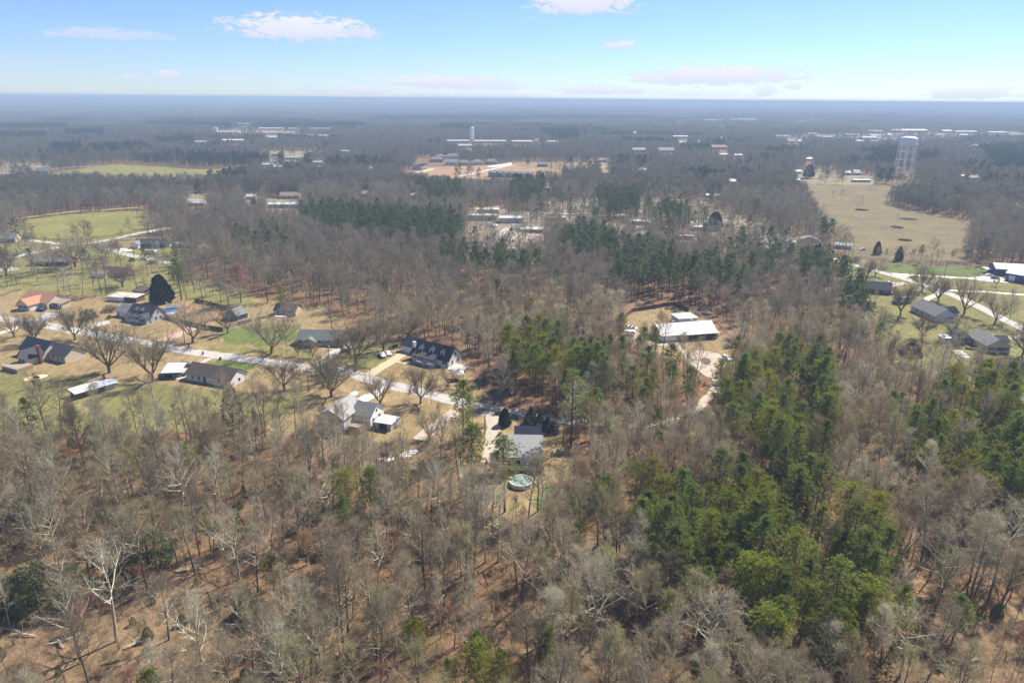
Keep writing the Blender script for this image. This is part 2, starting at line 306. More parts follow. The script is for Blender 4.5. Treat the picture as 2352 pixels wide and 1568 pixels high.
def grid_sheet(name, ys, na, amax, m):
    ang = np.tan(np.linspace(-amax, amax, na)); Y, A = np.meshgrid(ys, ang, indexing='ij'); X = (Y + 60) * A; nr = len(ys)
    x, y = X.ravel(), Y.ravel(); z = height(x, y)
    wx = x + 1.6 * sines(x, y, 14, 31) + .8 * sines(x, y, 5, 32); wy = y + 2.2 * sines(x, y, 15, 33) + 1.0 * sines(x, y, 5, 34)
    _, col = classify(wx, wy, False)
    far = np.clip((np.hypot(x, y) - 5000) / 4000, 0, 1)[:, None]
    v = np.stack([x, y, z], 1); idx = np.arange(nr * na).reshape(nr, na)
    f = np.stack([idx[:-1, :-1], idx[:-1, 1:], idx[1:, 1:], idx[1:, :-1]], -1).reshape(-1, 4)
    me = bpy.data.meshes.new(name); me.vertices.add(len(v)); me.vertices.foreach_set('co', v.ravel())
    me.loops.add(f.size); me.loops.foreach_set('vertex_index', f.ravel()); me.polygons.add(len(f)); me.polygons.foreach_set('loop_start', np.arange(0, f.size, 4))
    me.update(calc_edges=True)
    at_ = me.color_attributes.new('cover', 'FLOAT_COLOR', 'POINT'); at_.data.foreach_set('color', np.concatenate([col, np.ones((len(v), 1))], 1).ravel())
    me.materials.append(m); me.polygons.foreach_set('use_smooth', [True] * len(f)); return link(name, me)
ys = [-120, -60, 0, 30, 50, 66]
while ys[-1] < 27000: ys.append(ys[-1] + max(1.7, (ys[-1] - 250) * .0085 + 1.7 if ys[-1] > 250 else 1.7))
GROUND = tag(grid_sheet('ground', np.array(ys), 380, rad(46), ground_material()), kind='structure')

# ------------------------------------------------------------------ roads, lanes and drives: sheets laid just above the ground
M_ROAD = mat('pale_asphalt', (.43, .405, .365), .9, .17, .35, bump=.1)
M_CONC = mat('concrete', (.50, .465, .40), .9, .12, .5); M_WHITECONC = mat('new_concrete', (.66, .64, .60), .85, .08, .5)
M_GRAVEL = mat('gravel', (.44, .37, .29), .95, .22, .5); M_DIRT = mat('bare_clay', (.46, .34, .25), .95, .2, .4); M_BUFF = mat('buff_concrete', (.50, .40, .27), .9, .12, .5)
M_GREYDRIVE = mat('grey_drive', (.33, .33, .33), .9, .12, .5)
def smooth_line(pts, step):
    P = [pts[0]] + list(pts) + [pts[-1]]; out = []
    for i in range(1, len(P) - 2):
        a, b, c, d = P[i-1], P[i], P[i+1], P[i+2]; n = max(2, int((c - b).length / step))
        for k in range(n):
            t = k / n; out.append(.5 * ((2*b) + (c-a)*t + (2*a-5*b+4*c-d)*t*t + (3*b-a-3*c+d)*t**3))
    out.append(P[-2]); return out
SHEETZ = [.02]; ROADS = []; KEEP = []
def ribbon(name, pts, width, m, step=4.0, edge=.28, seed=0, z=None):
    r = random.Random(seed + len(pts)); SHEETZ[0] += .004; z = z or SHEETZ[0]
    line = smooth_line([at(*p) for p in pts], step); vs = []; fs = []
    for i, p in enumerate(line):
        d = (line[min(i+1, len(line)-1)] - line[max(i-1, 0)]); d.z = 0; d.normalize(); nrm = Vector((-d.y, d.x, 0))
        for s in (-1, 1):
            q = p + nrm * (s * width / 2 + r.uniform(-edge, edge)); vs.append((q.x, q.y, z))
    for i in range(len(line) - 1): fs.append((2*i, 2*i+1, 2*i+3, 2*i+2))
    if name in ('road', 'lane', 'drive', 'track'): ROADS.append((line[::3] + [line[-1]], width / 2 + 2.2))
    me = bpy.data.meshes.new(name); me.from_pydata(vs, [], fs); me.materials.append(m); return tag(link(name, me), kind='structure')
def patch(name, pts, m, wob=.0, seed=1):
    r = random.Random(seed); SHEETZ[0] += .004; P = [at(*p) for p in pts]; out = []
    for p in P + [sum(P, Vector()) / len(P)]: KEEP.append((p, 3.0))
    for i, p in enumerate(P):
        q = P[(i+1) % len(P)]; n = max(1, int((q - p).length / 2.0)) if wob else 1
        for k in range(n):
            a = p.lerp(q, k / n); out.append((a.x + r.uniform(-wob, wob), a.y + r.uniform(-wob, wob), SHEETZ[0]))
    me = bpy.data.meshes.new(name); me.from_pydata(out, [], [tuple(range(len(out)))]); me.materials.append(m); return tag(link(name, me), kind='structure')
ribbon('road', [(-90,718)] + pxs('5', (0,1030),(350,1080),(700,1145),(1100,1213),(1500,1292),(1900,1355),(2352,1412)) + pxs('b', (350,226),(700,262),(950,318),(1200,392),(1500,458),(1750,525),(1960,578)), 6.6, M_ROAD)
ribbon('road', [(-80,612)] + pxs('5', (0,490),(250,440),(600,365),(850,335),(1050,300),(1250,255),(1520,205),(1700,190)), 6.4, M_ROAD)
ribbon('road', pxs('5', (980,385),(1150,440),(1400,490),(1600,522)), 6.0, M_ROAD)
ribbon('road', pxs('6', (2050,425),(2170,320),(2280,225),(2352,180),(2420,120)), 6.0, M_ROAD)
ribbon('road', pxs('8', (560,478),(700,512),(900,570),(1230,660),(1550,760),(1850,880),(2050,980),(2352,1130),(2600,1250)), 6.0, M_ROAD)
ribbon('lane', pxs('b', (1930,570),(2100,592),(2352,640)) + pxs('c', (150,682),(400,722),(650,748),(1000,762),(1180,762),(1420,735),(1580,690),(1700,615),(1800,520),(1870,430),(1880,360),(1830,300),(1760,240)), 3.6, M_GRAVEL, 2.5, .5)
patch('drive', pxs('7', (1500,1250),(1590,1325),(1680,1322),(1800,1330),(1900,1352),(1975,1405),(1985,1440),(1945,1470),(1900,1490),(1875,1520),(1870,1568),(1790,1568),(1700,1505),(1620,1440),(1570,1350),(1480,1270)), M_GRAVEL, .25)
patch('yard', pxs('7', (1060,1150),(1230,1180),(1300,1230),(1500,1245),(1490,1290),(1300,1270),(1180,1220),(1060,1260),(1010,1220)), M_GRAVEL, .4)
patch('mulch_island', pxs('7', (1722,1405),(1745,1392),(1785,1390),(1820,1405),(1830,1430),(1815,1450),(1780,1455),(1745,1442)), mat('mulch', (.13,.10,.08), .95, .2, 1), .1)
ribbon('drive', pxs('b', (1030,312),(1200,208),(1390,95)), 4.6, M_BUFF); ribbon('path', pxs('b', (1285,182),(1360,200),(1440,212)), 1.5, M_BUFF)
ribbon('drive', pxs('b', (560,222),(700,118),(825,35)), 4.6, M_CONC); patch('drive', pxs('6', (765,1280),(800,1255),(870,1250),(975,1268),(900,1300),(840,1320),(760,1310)), M_CONC); ribbon('path', pxs('6', (455,1296),(600,1300),(775,1312)), 1.3, M_CONC)
patch('drive', pxs('b', (1085,395),(1210,420),(1145,470),(1120,500),(1045,540),(980,592),(900,590),(885,565),(960,505),(1010,480),(1065,470),(1110,430)), M_WHITECONC); patch('drive', pxs('b', (865,478),(910,455),(945,465),(930,495),(900,495)), M_WHITECONC)
patch('drive', pxs('5', (225,1062),(340,1035),(420,975),(545,985),(555,1010),(430,1035),(330,1082)), M_GREYDRIVE); patch('drive', pxs('5', (745,1118),(900,1065),(1000,1052),(1015,1075),(900,1105),(820,1132)), M_CONC)
patch('drive', pxs('a', (1700,95),(1780,100),(1890,30),(1975,18),(1920,45),(1850,75),(1720,225),(1560,215),(1600,180)), M_CONC); ribbon('drive', pxs('5', (-80,1180),(0,1168),(120,1130),(255,1095)), 3.6, M_CONC)
ribbon('track', pxs('5', (1480,1240),(1620,1185),(1790,1115)), 5.0, M_DIRT, 2, .8)
ribbon('drive', pxs('b', (2090,640),(2160,690),(2185,790),(2165,900),(2160,1000),(2120,1090)), 4.4, M_GRAVEL, 2); patch('drive', pxs('b', (2050,1090),(2185,1080),(2180,1190),(2060,1195),(1890,1260),(1870,1230)), M_GRAVEL, .3)
ribbon('drive', pxs('b', (1850,625),(1780,680),(1690,745),(1600,820),(1490,905)), 4.6, M_GRAVEL, 2, .3)
ribbon('drive', pxs('5', (60,316),(200,312),(380,325),(600,358)), 4.0, M_CONC); patch('drive', pxs('5', (1030,400),(1080,385),(1200,390),(1225,408),(1150,418),(1060,418)), M_WHITECONC); patch('drive', pxs('5', (-100,585),(100,560),(180,570),(150,590),(60,600),(-100,610)), M_CONC)
patch('drive', pxs('8', (1125,612),(1240,622),(1330,625),(1560,640),(1850,655),(2000,640),(2150,660),(2215,705),(2050,695),(1850,672),(1560,655),(1330,640),(1250,660),(1200,650)), M_WHITECONC)
ribbon('drive', pxs('8', (1640,772),(1780,782),(1950,785),(2150,800),(2500,825)), 4.0, M_WHITECONC); ribbon('drive', pxs('8', (1590,790),(1480,845),(1420,880)), 3.6, M_CONC); ribbon('drive', pxs('8', (1980,1172),(2120,1210),(2350,1195),(2600,1170)), 4.4, M_CONC); patch('drive', pxs('8', (1080,705),(1240,700),(1280,715),(1150,745),(1095,770),(1070,740)), M_GRAVEL, .2)
ribbon('track', pxs('5', (150,115),(400,85),(700,47),(1000,30),(1330,8)), 4.0, mat('pale_track', (.40,.33,.20), .95, .15), 5, .6)
ribbon('street', pxs('2', (1440,948),(1530,925),(1630,898)), 9, M_CONC); ribbon('street', pxs('2', (1880,968),(2000,940),(2170,903),(2352,862)), 9, M_CONC); patch('lot', pxs('2', (2110,876),(2352,838),(2352,862),(2180,886)), M_WHITECONC)
for (k, pts, wd) in (('3', [(-10,1470),(60,1490),(110,1460)], 9), ('3', [(640,1300),(860,1330),(1040,1320)], 6), ('3', [(100,1300),(320,1308),(640,1315)], 6), ('3', [(1000,1160),(1180,1168),(1300,1165)], 6), ('3', [(1720,1205),(1800,1215),(1870,1240)], 7), ('3', [(2180,1520),(2352,1545)], 8), ('8', [(0,295),(200,320),(450,345)], 7), ('3', [(1640,1390),(2000,1370)], 5), ('3', [(600,905),(700,900),(900,870)], 6), ('1', [(440,905),(520,895),(700,882),(900,873)], 6), ('1', [(60,905),(180,915)], 7), ('1', [(240,950),(295,982)], 6)):
    ribbon('street', pxs(k, *pts), wd, M_CONC, 5, .5)
patch('yard', pxs('7', (20,250),(100,235),(280,260),(330,300),(200,340),(60,330),(-60,300)), M_GRAVEL, .4); patch('yard', pxs('6', (2230,380),(2352,360),(2400,420),(2340,480),(2230,480)), M_DIRT, .4)
# ------------------------------------------------------------------ buildings
N_BARE = [0]; N_PINE = [0]; HAZE = 2.3e-4
def wallm(name, c, v=.08): return mat(name, c, .8, v, 1.2)
W_WHITE = wallm('white_siding', (.72, .71, .68)); W_CREAM = wallm('cream_siding', (.60, .53, .40)); W_TAN = wallm('tan_siding', (.46, .38, .27)); W_GREY = wallm('grey_siding', (.42, .43, .43)); W_LGREY = wallm('light_grey_siding', (.56, .57, .57))
W_BRICK = mat('red_brick', (.20, .095, .07), .9, .2, 2.0); W_STONE = mat('grey_stone', (.30, .28, .25), .9, .25, 1.5); W_BLUE = wallm('blue_metal_siding', (.075, .13, .24)); W_SLATE = wallm('slate_blue_siding', (.13, .17, .23)); W_GREEN = wallm('sage_siding', (.33, .40, .36)); W_AQUA = wallm('aqua_siding', (.38, .55, .55)); W_METAL = wallm('ribbed_metal', (.55, .54, .50)); W_BROWN = mat('brown_boards', (.14, .10, .07), .9, .25, 1.5)
def roofm(name, c, v=.14, rough=.9, sc=1.0): return mat(name, c, rough, v, sc, spec=.25)
R_ORANGE = roofm('terracotta_shingles', (.43, .225, .135), .14); R_DARK = roofm('charcoal_shingles', (.062, .066, .075)); R_NAVY = roofm('blue_black_shingles', (.034, .045, .068)); R_GREY = roofm('grey_shingles', (.20, .20, .20)); R_LGREY = roofm('light_grey_shingles', (.34, .33, .31)); R_BROWN = roofm('brown_shingles', (.105, .085, .070)); R_GREENGREY = roofm('green_grey_shingles', (.165, .18, .175)); R_PINK = roofm('faded_red_roof', (.32, .20, .155))
R_FARW = roofm('aged_white_roof', (.48, .47, .45), .1, .6); R_WHITE = roofm('white_metal_roof', (.64, .64, .62), .03, .45); R_PALEBLUE = roofm('pale_blue_metal_roof', (.55, .62, .66), .06, .5); R_DULLM = roofm('dull_metal_roof', (.23, .23, .225), .12, .6); R_BLUE = roofm('blue_metal_roof', (.07, .11, .19), .1, .5); R_RUST = mat('rust_streaked_white_roof', (.68, .66, .60), .7, .1, .35, col2=(.34, .25, .17)); R_TAN = roofm('tan_shingles', (.30, .25, .19)); R_BUFFM = roofm('buff_metal_roof', (.62, .58, .50), .06, .5)
GLASS = mat('window_glass', (.035, .042, .05), .12, .1, 1, spec=.6); TRIM = wallm('white_trim', (.78, .77, .74), .04); DOORM = wallm('dark_door', (.10, .06, .05)); SHUT = wallm('dark_shutter', (.05, .055, .065)); STEEL = mat('galvanised_steel', (.45, .46, .47), .5, .1, 2, metal=.5); BLACK = mat('black_rubber', (.02, .02, .022), .8, .1, 3)
WOODF = mat('weathered_brown_boards', (.105, .075, .055), .9, .3, 2.5); WOODT = mat('tan_timber', (.34, .26, .17), .9, .2, 2); POLEM = mat('weathered_pole', (.22, .17, .125), .9, .2, 1.5)
def gable_roof(mb, x0, x1, y0, y1, h, rise, ridge, o=.45, t=.16):
    if ridge == 'y': f = lambda a, b, z: (b, a, z); a0, a1, b0, b1 = y0, y1, x0, x1
    else: f = lambda a, b, z: (a, b, z); a0, a1, b0, b1 = x0, x1, y0, y1
    bm_ = (b0 + b1) / 2; sl = rise / ((b1 - b0) / 2); ez = h - o * sl + .02; R = h + rise + .02
    prof = [(b0-o, ez), (bm_, R), (b1+o, ez), (b1+o, ez+t), (bm_, R+t), (b0-o, ez+t)]
    vs = [f(a, b, z) for a in (a0-o, a1+o) for (b, z) in prof]; fs = [(i, (i+1) % 6, 6+(i+1) % 6, 6+i) for i in range(6)] + [(0,1,4,5), (1,2,3,4), (11,10,7,6), (10,9,8,7)]
    if ridge == 'y': fs = [tuple(reversed(q)) for q in fs]
    mb.add(vs, fs)
def hip_roof(mb, x0, x1, y0, y1, h, rise, o=.45):
    a, b, c, d = x0-o, x1+o, y0-o, y1+o; k = min(b-a, d-c) / 2
    if b - a >= d - c: r = [(a+k, (c+d)/2, h+rise), (b-k, (c+d)/2, h+rise)]; fs = [(0,1,5,4), (1,2,5), (2,3,4,5), (3,0,4)]
    else: r = [((a+b)/2, c+k, h+rise), ((a+b)/2, d-k, h+rise)]; fs = [(0,1,4), (1,2,5,4), (2,3,5), (3,0,4,5)]
    if abs(r[0][0]-r[1][0]) < .01 and abs(r[0][1]-r[1][1]) < .01: r[1] = (r[1][0]+.01, r[1][1]+.01, r[1][2])
    mb.add([(a,c,h),(b,c,h),(b,d,h),(a,d,h)] + r, fs + [(3,2,1,0)])
def walls(mb, x0, x1, y0, y1, h, rise, ridge, z0=-.25):
    if ridge in 'xy':
        if ridge == 'x': f = lambda a, b, z: (a, b, z); a0, a1, b0, b1 = x0, x1, y0, y1
        else: f = lambda a, b, z: (b, a, z); a0, a1, b0, b1 = y0, y1, x0, x1
        m = (b0 + b1) / 2; vs = [f(a, b, z) for a in (a0, a1) for (b, z) in ((b0, z0), (b1, z0), (b1, h), (m, h + rise), (b0, h))]
        fs = [(0,1,2,3,4), (9,8,7,6,5), (0,4,9,5), (1,6,7,2), (0,5,6,1)]; fs = [tuple(reversed(q)) for q in fs] if ridge == 'x' else fs; mb.add(vs, fs)
    elif ridge == 's':   # one slope, high at the back
        mb.add([(x0,y0,z0),(x1,y0,z0),(x1,y1,z0),(x0,y1,z0),(x0,y0,h),(x1,y0,h),(x1,y1,h+rise),(x0,y1,h+rise)], [(0,3,2,1),(0,1,5,4),(1,2,6,5),(2,3,7,6),(3,0,4,7)])
    else: mb.box(x0, x1, y0, y1, z0, h)
def opening(par, face, plane, a, z, w_, h_, kind='window'):
    """window > pane, door or garage door on one face; a = middle along the wall"""
    s = {'f': (0, -1), 'b': (0, 1), 'l': (-1, 0), 'r': (1, 0)}[face]
    def bx(hw, z0, z1, d0, d1):
        mb = MB(); e0, e1 = sorted((plane + (s[0] + s[1]) * d0, plane + (s[0] + s[1]) * d1))
        return mb.box(a - hw, a + hw, e0, e1, z0, z1) if s[1] else mb.box(e0, e1, a - hw, a + hw, z0, z1)
    if kind == 'window':
        fr = bx(w_/2 + .12, z - .12, z + h_ + .12, -.05, .05).build('window', TRIM, par); bx(w_/2, z, z + h_, .0, .075).build('pane', GLASS, fr)
    elif kind == 'shut':
        fr = bx(w_/2 + .12, z - .12, z + h_ + .12, -.05, .05).build('window', TRIM, par); bx(w_/2, z, z + h_, .0, .075).build('pane', GLASS, fr)
        for q in (-1, 1):
            mb = MB(); c = a + q * (w_/2 + .42); e0, e1 = sorted((plane, plane + (s[0]+s[1]) * .06)); (mb.box(c-.26, c+.26, e0, e1, z-.1, z+h_+.1) if s[1] else mb.box(e0, e1, c-.26, c+.26, z-.1, z+h_+.1)); mb.build('shutter', SHUT, fr)
    elif kind == 'dark': bx(w_/2, z, z + h_, -.04, .06).build('black_garage_panel', BLACK, par)  # flat black panel; its colour stands for the dark inside of an open garage
    else: bx(w_/2, z, z + h_, -.05, .06).build(kind, TRIM if kind == 'garage_door' else DOORM, par)
def house(name, loc, ang, blocks, wins, label, cat='house', group=None, keep=None, over=.45):
    e = empty(name, loc, rad(ang), label, cat, group); xs = []
    for (x0, x1, y0, y1, h, rise, ridge, wm, rm) in blocks:
        mb = MB(); walls(mb, x0, x1, y0, y1, h, rise, ridge if ridge in 'xys' else 'f'); wo = mb.build('wall', wm, e); mb = MB()
        if ridge in 'xy': gable_roof(mb, x0, x1, y0, y1, h, rise, ridge, over)
        elif ridge == 'h': hip_roof(mb, x0, x1, y0, y1, h, rise, over)
        elif ridge == 's':
            o = over; sl = rise / (y1 - y0); vs = [(x, y, h + (y - y0) * sl + z) for z in (.02, .16) for (x, y) in ((x0-o, y0-o), (x1+o, y0-o), (x1+o, y1+o), (x0-o, y1+o))]; mb.add(vs, [(3,2,1,0),(4,5,6,7),(0,1,5,4),(1,2,6,5),(2,3,7,6),(3,0,4,7)])
        else: mb.box(x0-.2, x1+.2, y0-.2, y1+.2, h, h+.35)
        mb.build('roof', rm, e); xs.append((x0, x1, y0, y1))
    for q in wins: opening(e, *q)
    c, s = math.cos(rad(ang)), math.sin(rad(ang))
    for (x0, x1, y0, y1) in xs:
        n = max(1, int((x1 - x0) / 5)); m = max(1, int((y1 - y0) / 5))
        for i in range(n + 1):
            for j in range(m + 1):
                X = x0 + (x1 - x0) * i / n; Y = y0 + (y1 - y0) * j / m; KEEP.append((Vector((loc[0] + c*X - s*Y, loc[1] + s*X + c*Y, 0)), keep or 5.0))
    return e
def fwin(y, xs, z=.95, w_=1.0, h_=1.3, kind='window', face='f'): return [(face, y, x, z, w_, h_, kind) for x in xs]
def dormer(e, x, y, z, wd, hd, dep, rise, wm, rm):
    mb = MB(); m2 = MB(); walls(mb, x - wd/2, x + wd/2, y, y + dep, z + hd, rise, 'y', z); d = mb.build('dormer', wm, e); gable_roof(m2, x - wd/2, x + wd/2, y, y + dep, z + hd, rise, 'y', .22, .10); m2.build('dormer_roof', rm, d)
    MB().box(x - wd*.24, x + wd*.24, y - .06, y + .03, z + .35, z + hd).build('window', GLASS, d)
def porch(e, x0, x1, y0, y1, z, h, n, wm=TRIM, deckm=None, rail=True, steps=None):
    MB().box(x0, x1, y0, y1, -.2, z).build('porch_floor', deckm or W_LGREY, e)
    for i in range(n): x = x0 + .15 + (x1 - x0 - .3) * i / (n - 1); MB().box(x - .1, x + .1, y0 + .05, y0 + .25, z, h).build('post', wm, e)
    if rail:
        mb = MB(); mb.box(x0, x1, y0 + .1, y0 + .18, z + .85, z + .95)
        for i in range(int((x1 - x0) / .3)): mb.box(x0 + .3*i, x0 + .3*i + .06, y0 + .11, y0 + .17, z + .05, z + .85)
        tag(mb.build('railing', wm, e), kind='stuff')
    if steps:
        mb = MB()
        for i in range(4): mb.box(steps - .9, steps + .9, y0 - .3 * (4 - i), y0 - .3 * (3 - i), -.1, z * (i + 1) / 5)
        mb.build('steps', deckm or W_LGREY, e)
def chimney(e, x, y, h, m=W_BRICK, wd=.9): MB().box(x - wd/2, x + wd/2, y - .45, y + .45, 0, h).box(x - wd/2 - .08, x + wd/2 + .08, y - .53, y + .53, h, h + .2).build('chimney', m, e)
RA = -22.0
# --- along the main road, left of the frame to the right
e = house('house', g('5', 165, 945), RA, [(0, 8.2, 0, 11, 2.8, 2.6, 'y', W_CREAM, R_ORANGE), (-6, 13, 6, 18, 2.9, 3.6, 'x', W_CREAM, R_ORANGE), (13.3, 19, 9, 14, 2.5, .7, 's', W_CREAM, R_TAN)],
          fwin(0, (2.4, 5.6), kind='shut') + [('r', 8.2, 3.0, .05, 4.6, 2.3, 'garage_door')] + fwin(9, (14.2, 15.6, 17, 18.3), .8, 1.0, 1.4) + [('r', 13, 7.5, .05, 1, 2.1, 'door')], 'cream house with terracotta orange gable roof at the left edge')
e = house('house', g('5', 1180, 1040), RA, [(0, 14.5, 0, 9, 2.9, 3.9, 'x', W_GREY, R_DARK), (-9, -.3, 1.5, 10.5, 2.7, 2.6, 'x', W_GREY, R_GREY), (9.8, 14.2, -2.4, 1, 2.9, 1.6, 'y', W_GREY, R_DARK)],
          fwin(0, (1.2, 4.4, 7.4), kind='shut') + [('f', 0, 5.9, .5, 1, 2.1, 'door')] + fwin(-2.4, (12,), w_=1.5, kind='shut') + [('r', 14.5, 3, .9, 1, 1.4, 'window'), ('r', 14.5, 5.6, .9, 1, 1.4, 'window'), ('r', 14.5, 4.4, 3.6, .9, 1.2, 'window')] + [('f', 1.5, -4.6, .05, 4.8, 2.3, 'garage_door')], 'grey house with two dormers, dark roof and a white front porch')
dormer(e, 4.2, 1.5, 3.9, 1.7, 1.3, 3, .8, W_WHITE, R_DARK); dormer(e, 7.6, 1.5, 3.9, 1.7, 1.3, 3, .8, W_WHITE, R_DARK)
porch(e, .8, 9.3, -2.3, -.1, .7, 2.7, 6, steps=4.0); m2 = MB(); m2.add([(.4,-2.8,2.7),(9.6,-2.8,2.7),(9.6,.3,3.7),(.4,.3,3.7),(.4,-2.8,2.84),(9.6,-2.8,2.84),(9.6,.3,3.84),(.4,.3,3.84)], [(3,2,1,0),(4,5,6,7),(0,1,5,4),(1,2,6,5),(2,3,7,6),(3,0,4,7)]).build('porch_roof', R_DARK, e)
e = house('shed', g('5', 1000, 868), RA + 8, [(0, 9, 0, 7, 2.3, .5, 's', W_WHITE, R_RUST), (9.3, 16, 1, 7, 2.5, .4, 's', W_BROWN, R_RUST)], [('f', 0, 6.5, .1, 2.6, 1.9, 'garage_door')], 'low open shed with a rust-streaked white roof behind the two-dormer house', 'shed')
e = house('shed', g('5', 1225, 815), RA, [(0, 7, 0, 5, 2.4, 1.2, 's', W_BROWN, R_BROWN)], [('f', 0, 3.4, .1, 1.4, 2, 'door')], 'small brown shed beside the dark cone-shaped evergreen', 'shed')
e = house('gambrel_shed', g('5', 2075, 1030), RA - 6, [(0, 8.0, 0, 6.2, 2.6, 2.5, 'y', W_SLATE, R_GREY)], [('f', 0, 2.4, .1, 2.2, 2.1, 'garage_door'), ('f', 0, 6, .9, .9, 1, 'window')], 'slate blue barn-shaped shed inside the fenced back yard', 'shed')
e = house('house', g('5', 235, 1420), RA - 3, [(-8, 7, 3, 12, 3.1, 3.8, 'x', W_CREAM, R_NAVY), (7.4, 17, 5, 14, 2.8, 3.0, 'x', W_CREAM, R_DARK), (1.5, 7.0, -3.5, 3.2, 3.2, 2.8, 'y', W_CREAM, R_DARK)], fwin(-3.5, (3, 5.2), .9, 1.1, 1.7) + fwin(5, (10, 13, 15.5)) + fwin(3, (-5, -2)), 'cream house with dark roofs and a brick chimney behind bare trees, lower left')
chimney(e, 7.9, 1.2, 7.2, W_BRICK, 1.5); porch(e, 2, 11, -10, -3.7, 1.6, 2.55, 4, rail=True, deckm=WOODT)
e = house('house', g('a', 1715, 222), RA + 2, [(0, 20.5, 0, 9, 2.8, 2.8, 'x', W_WHITE, R_BROWN)], fwin(0, (8.5,), .1, 1.1, 2.1, 'door') + fwin(0, (3, 6, 15, 18)) + [('r', 20.5, 4.5, 1, 1.1, 1.2, 'window')], 'long white house with a dark brown roof below the road')
e = house('carport', g('a', 1500, 215), RA + 30, [(0, .1, 0, .1, .1, 0, 'f', STEEL, STEEL)], [], 'open carport with a pale blue metal roof beside the long white house', 'carport')
MB().add([(-.5,-.5,2.5),(6.5,-.5,2.5),(6.5,8.5,3.2),(-.5,8.5,3.2),(-.5,-.5,2.62),(6.5,-.5,2.62),(6.5,8.5,3.32),(-.5,8.5,3.32)], [(3,2,1,0),(4,5,6,7),(0,1,5,4),(1,2,6,5),(2,3,7,6),(3,0,4,7)]).build('roof', R_PALEBLUE, e)
for (x, y, z) in ((0,0,2.5),(6,0,2.5),(0,8,3.1),(6,8,3.1)): MB().box(x-.07,x+.07,y-.07,y+.07,-.2,z).build('post', STEEL, e)
e = house('animal_shed', g('a', 705, 405), 52, [(0, 9.5, 0, 5, 2.2, .45, 's', W_BROWN, R_WHITE), (9.8, 14, .6, 4.6, 2.0, .3, 's', W_METAL, R_PALEBLUE)], [('f', 0, 5, .1, 1.6, 1.7, 'door')], 'long low shed with a white metal roof among the bare trees, lower left', 'shed')
e = house('house', g('6', 385, 1278), -4, [(0, 14.2, 0, 9, 2.8, 2.9, 'x', W_STONE, R_GREENGREY), (14.3, 19.5, -.1, 9.1, 2.95, 3.0, 'x', W_STONE, R_GREENGREY), (3.0, 8.2, -2, 1, 2.5, 1.4, 'y', W_STONE, R_GREENGREY)], fwin(0, (1.5, 10.5, 14, 17), kind='shut') + fwin(-2, (5.6,), .1, 1.2, 2.1, 'door') + [('r', 19.5, 4.5, .1, 4.6, 2.2, 'dark')], 'stone ranch house with a grey-green roof, left of the three-dormer house')
e = house('house', g('6', 1430, 1405), -31, [(0, 18.5, 0, 8.6, 3.0, 4.3, 'x', W_WHITE, R_NAVY), (-9.6, -1.2, 5.5, 13, 3.0, 2.7, 'x', W_WHITE, R_NAVY)],
          fwin(0, (1.4, 4.4, 11, 16.5), .9, 1.1, 1.5, 'shut') + [('f', 0, 8.2, .6, 1, 2.1, 'door'), ('f', 5.5, -5.6, .05, 5, 2.3, 'garage_door')] + [('r', 18.5, 2.4, .9, 1, 1.4, 'window'), ('r', 18.5, 6.0, .9, 1, 1.4, 'window'), ('r', 18.5, 4.3, 3.9, 1, 1.3, 'window')], 'white house with three dormers and a blue-black roof')
for xx in (4.0, 9.2, 14.6): dormer(e, xx, 1.1, 3.9, 1.9, 1.5, 3.2, 1.0, W_WHITE, R_NAVY)
porch(e, 2.5, 13.2, -2.4, -.1, .9, 3.0, 7, steps=8.2); chimney(e, .2, 1.9, 6.8, W_WHITE, 1.2); MB().add([(2.2,-2.9,3.0),(13.5,-2.9,3.0),(13.5,.4,4.0),(2.2,.4,4.0),(2.2,-2.9,3.14),(13.5,-2.9,3.14),(13.5,.4,4.14),(2.2,.4,4.14)], [(3,2,1,0),(4,5,6,7),(0,1,5,4),(1,2,6,5),(2,3,7,6),(3,0,4,7)]).build('porch_roof', R_DARK, e)
patch('patio', pxs('6', (1760,1500),(1770,1462),(1850,1452),(1955,1470),(1900,1528)), M_WHITECONC)
e = house('house', g('6', 170, 1003), -4, [(0, 10.5, 0, 8, 2.6, 2.4, 'x', W_TAN, R_BROWN)], fwin(0, (2, 5, 8), .9), 'small tan house with a brown roof at the edge of the woods'); MB().box(1, 6.5, -3.2, -.1, -.1, .5).build('deck', W_WHITE, e)
e = house('house', g('b', 570, 812), -18, [(0, 9.4, 0, 13, 5.0, 2.6, 'y', W_LGREY, R_LGREY), (9.0, 15.5, 6, 15, 4.2, 2.8, 'x', W_WHITE, R_GREY)], fwin(0, (2.0, 6.0), 3.2, .9, 1.2) + fwin(0, (6.5,), .7, 1.6, 1.8) + fwin(6, (11, 13.5), 1.2) + [('r', 15.5, 8, 1, 1.1, 2, 'window'), ('r', 15.5, 12, 1, 1.1, 2, 'window'), ('r', 15.5, 10.3, 4.3, .9, 1, 'window')], 'pale grey two-part house with grey roofs seen through bare trees')
porch(e, 9.8, 14.5, 1.6, 5.8, 2.2, 3.2, 3, rail=True, deckm=WOODT)
e = house('outbuilding', g('b', 1095, 800), -18, [(0, 5.6, 0, 5.4, 2.5, 1.1, 'h', W_GREY, R_WHITE)], [('f', 0, 2.8, .1, 2.6, 2.1, 'dark')], 'small outbuilding with a bright white hip roof right of the pale grey house', 'shed')
e = house('garden_shed', g('b', 2010, 1275), -2, [(0, 8.5, 0, 6, 2.4, 1.5, 'x', W_TAN, R_PINK)], [('f', 0, 4, .1, 1.6, 2, 'door')], 'shed with a faded red-brown roof at the end of the gravel drive', 'shed')
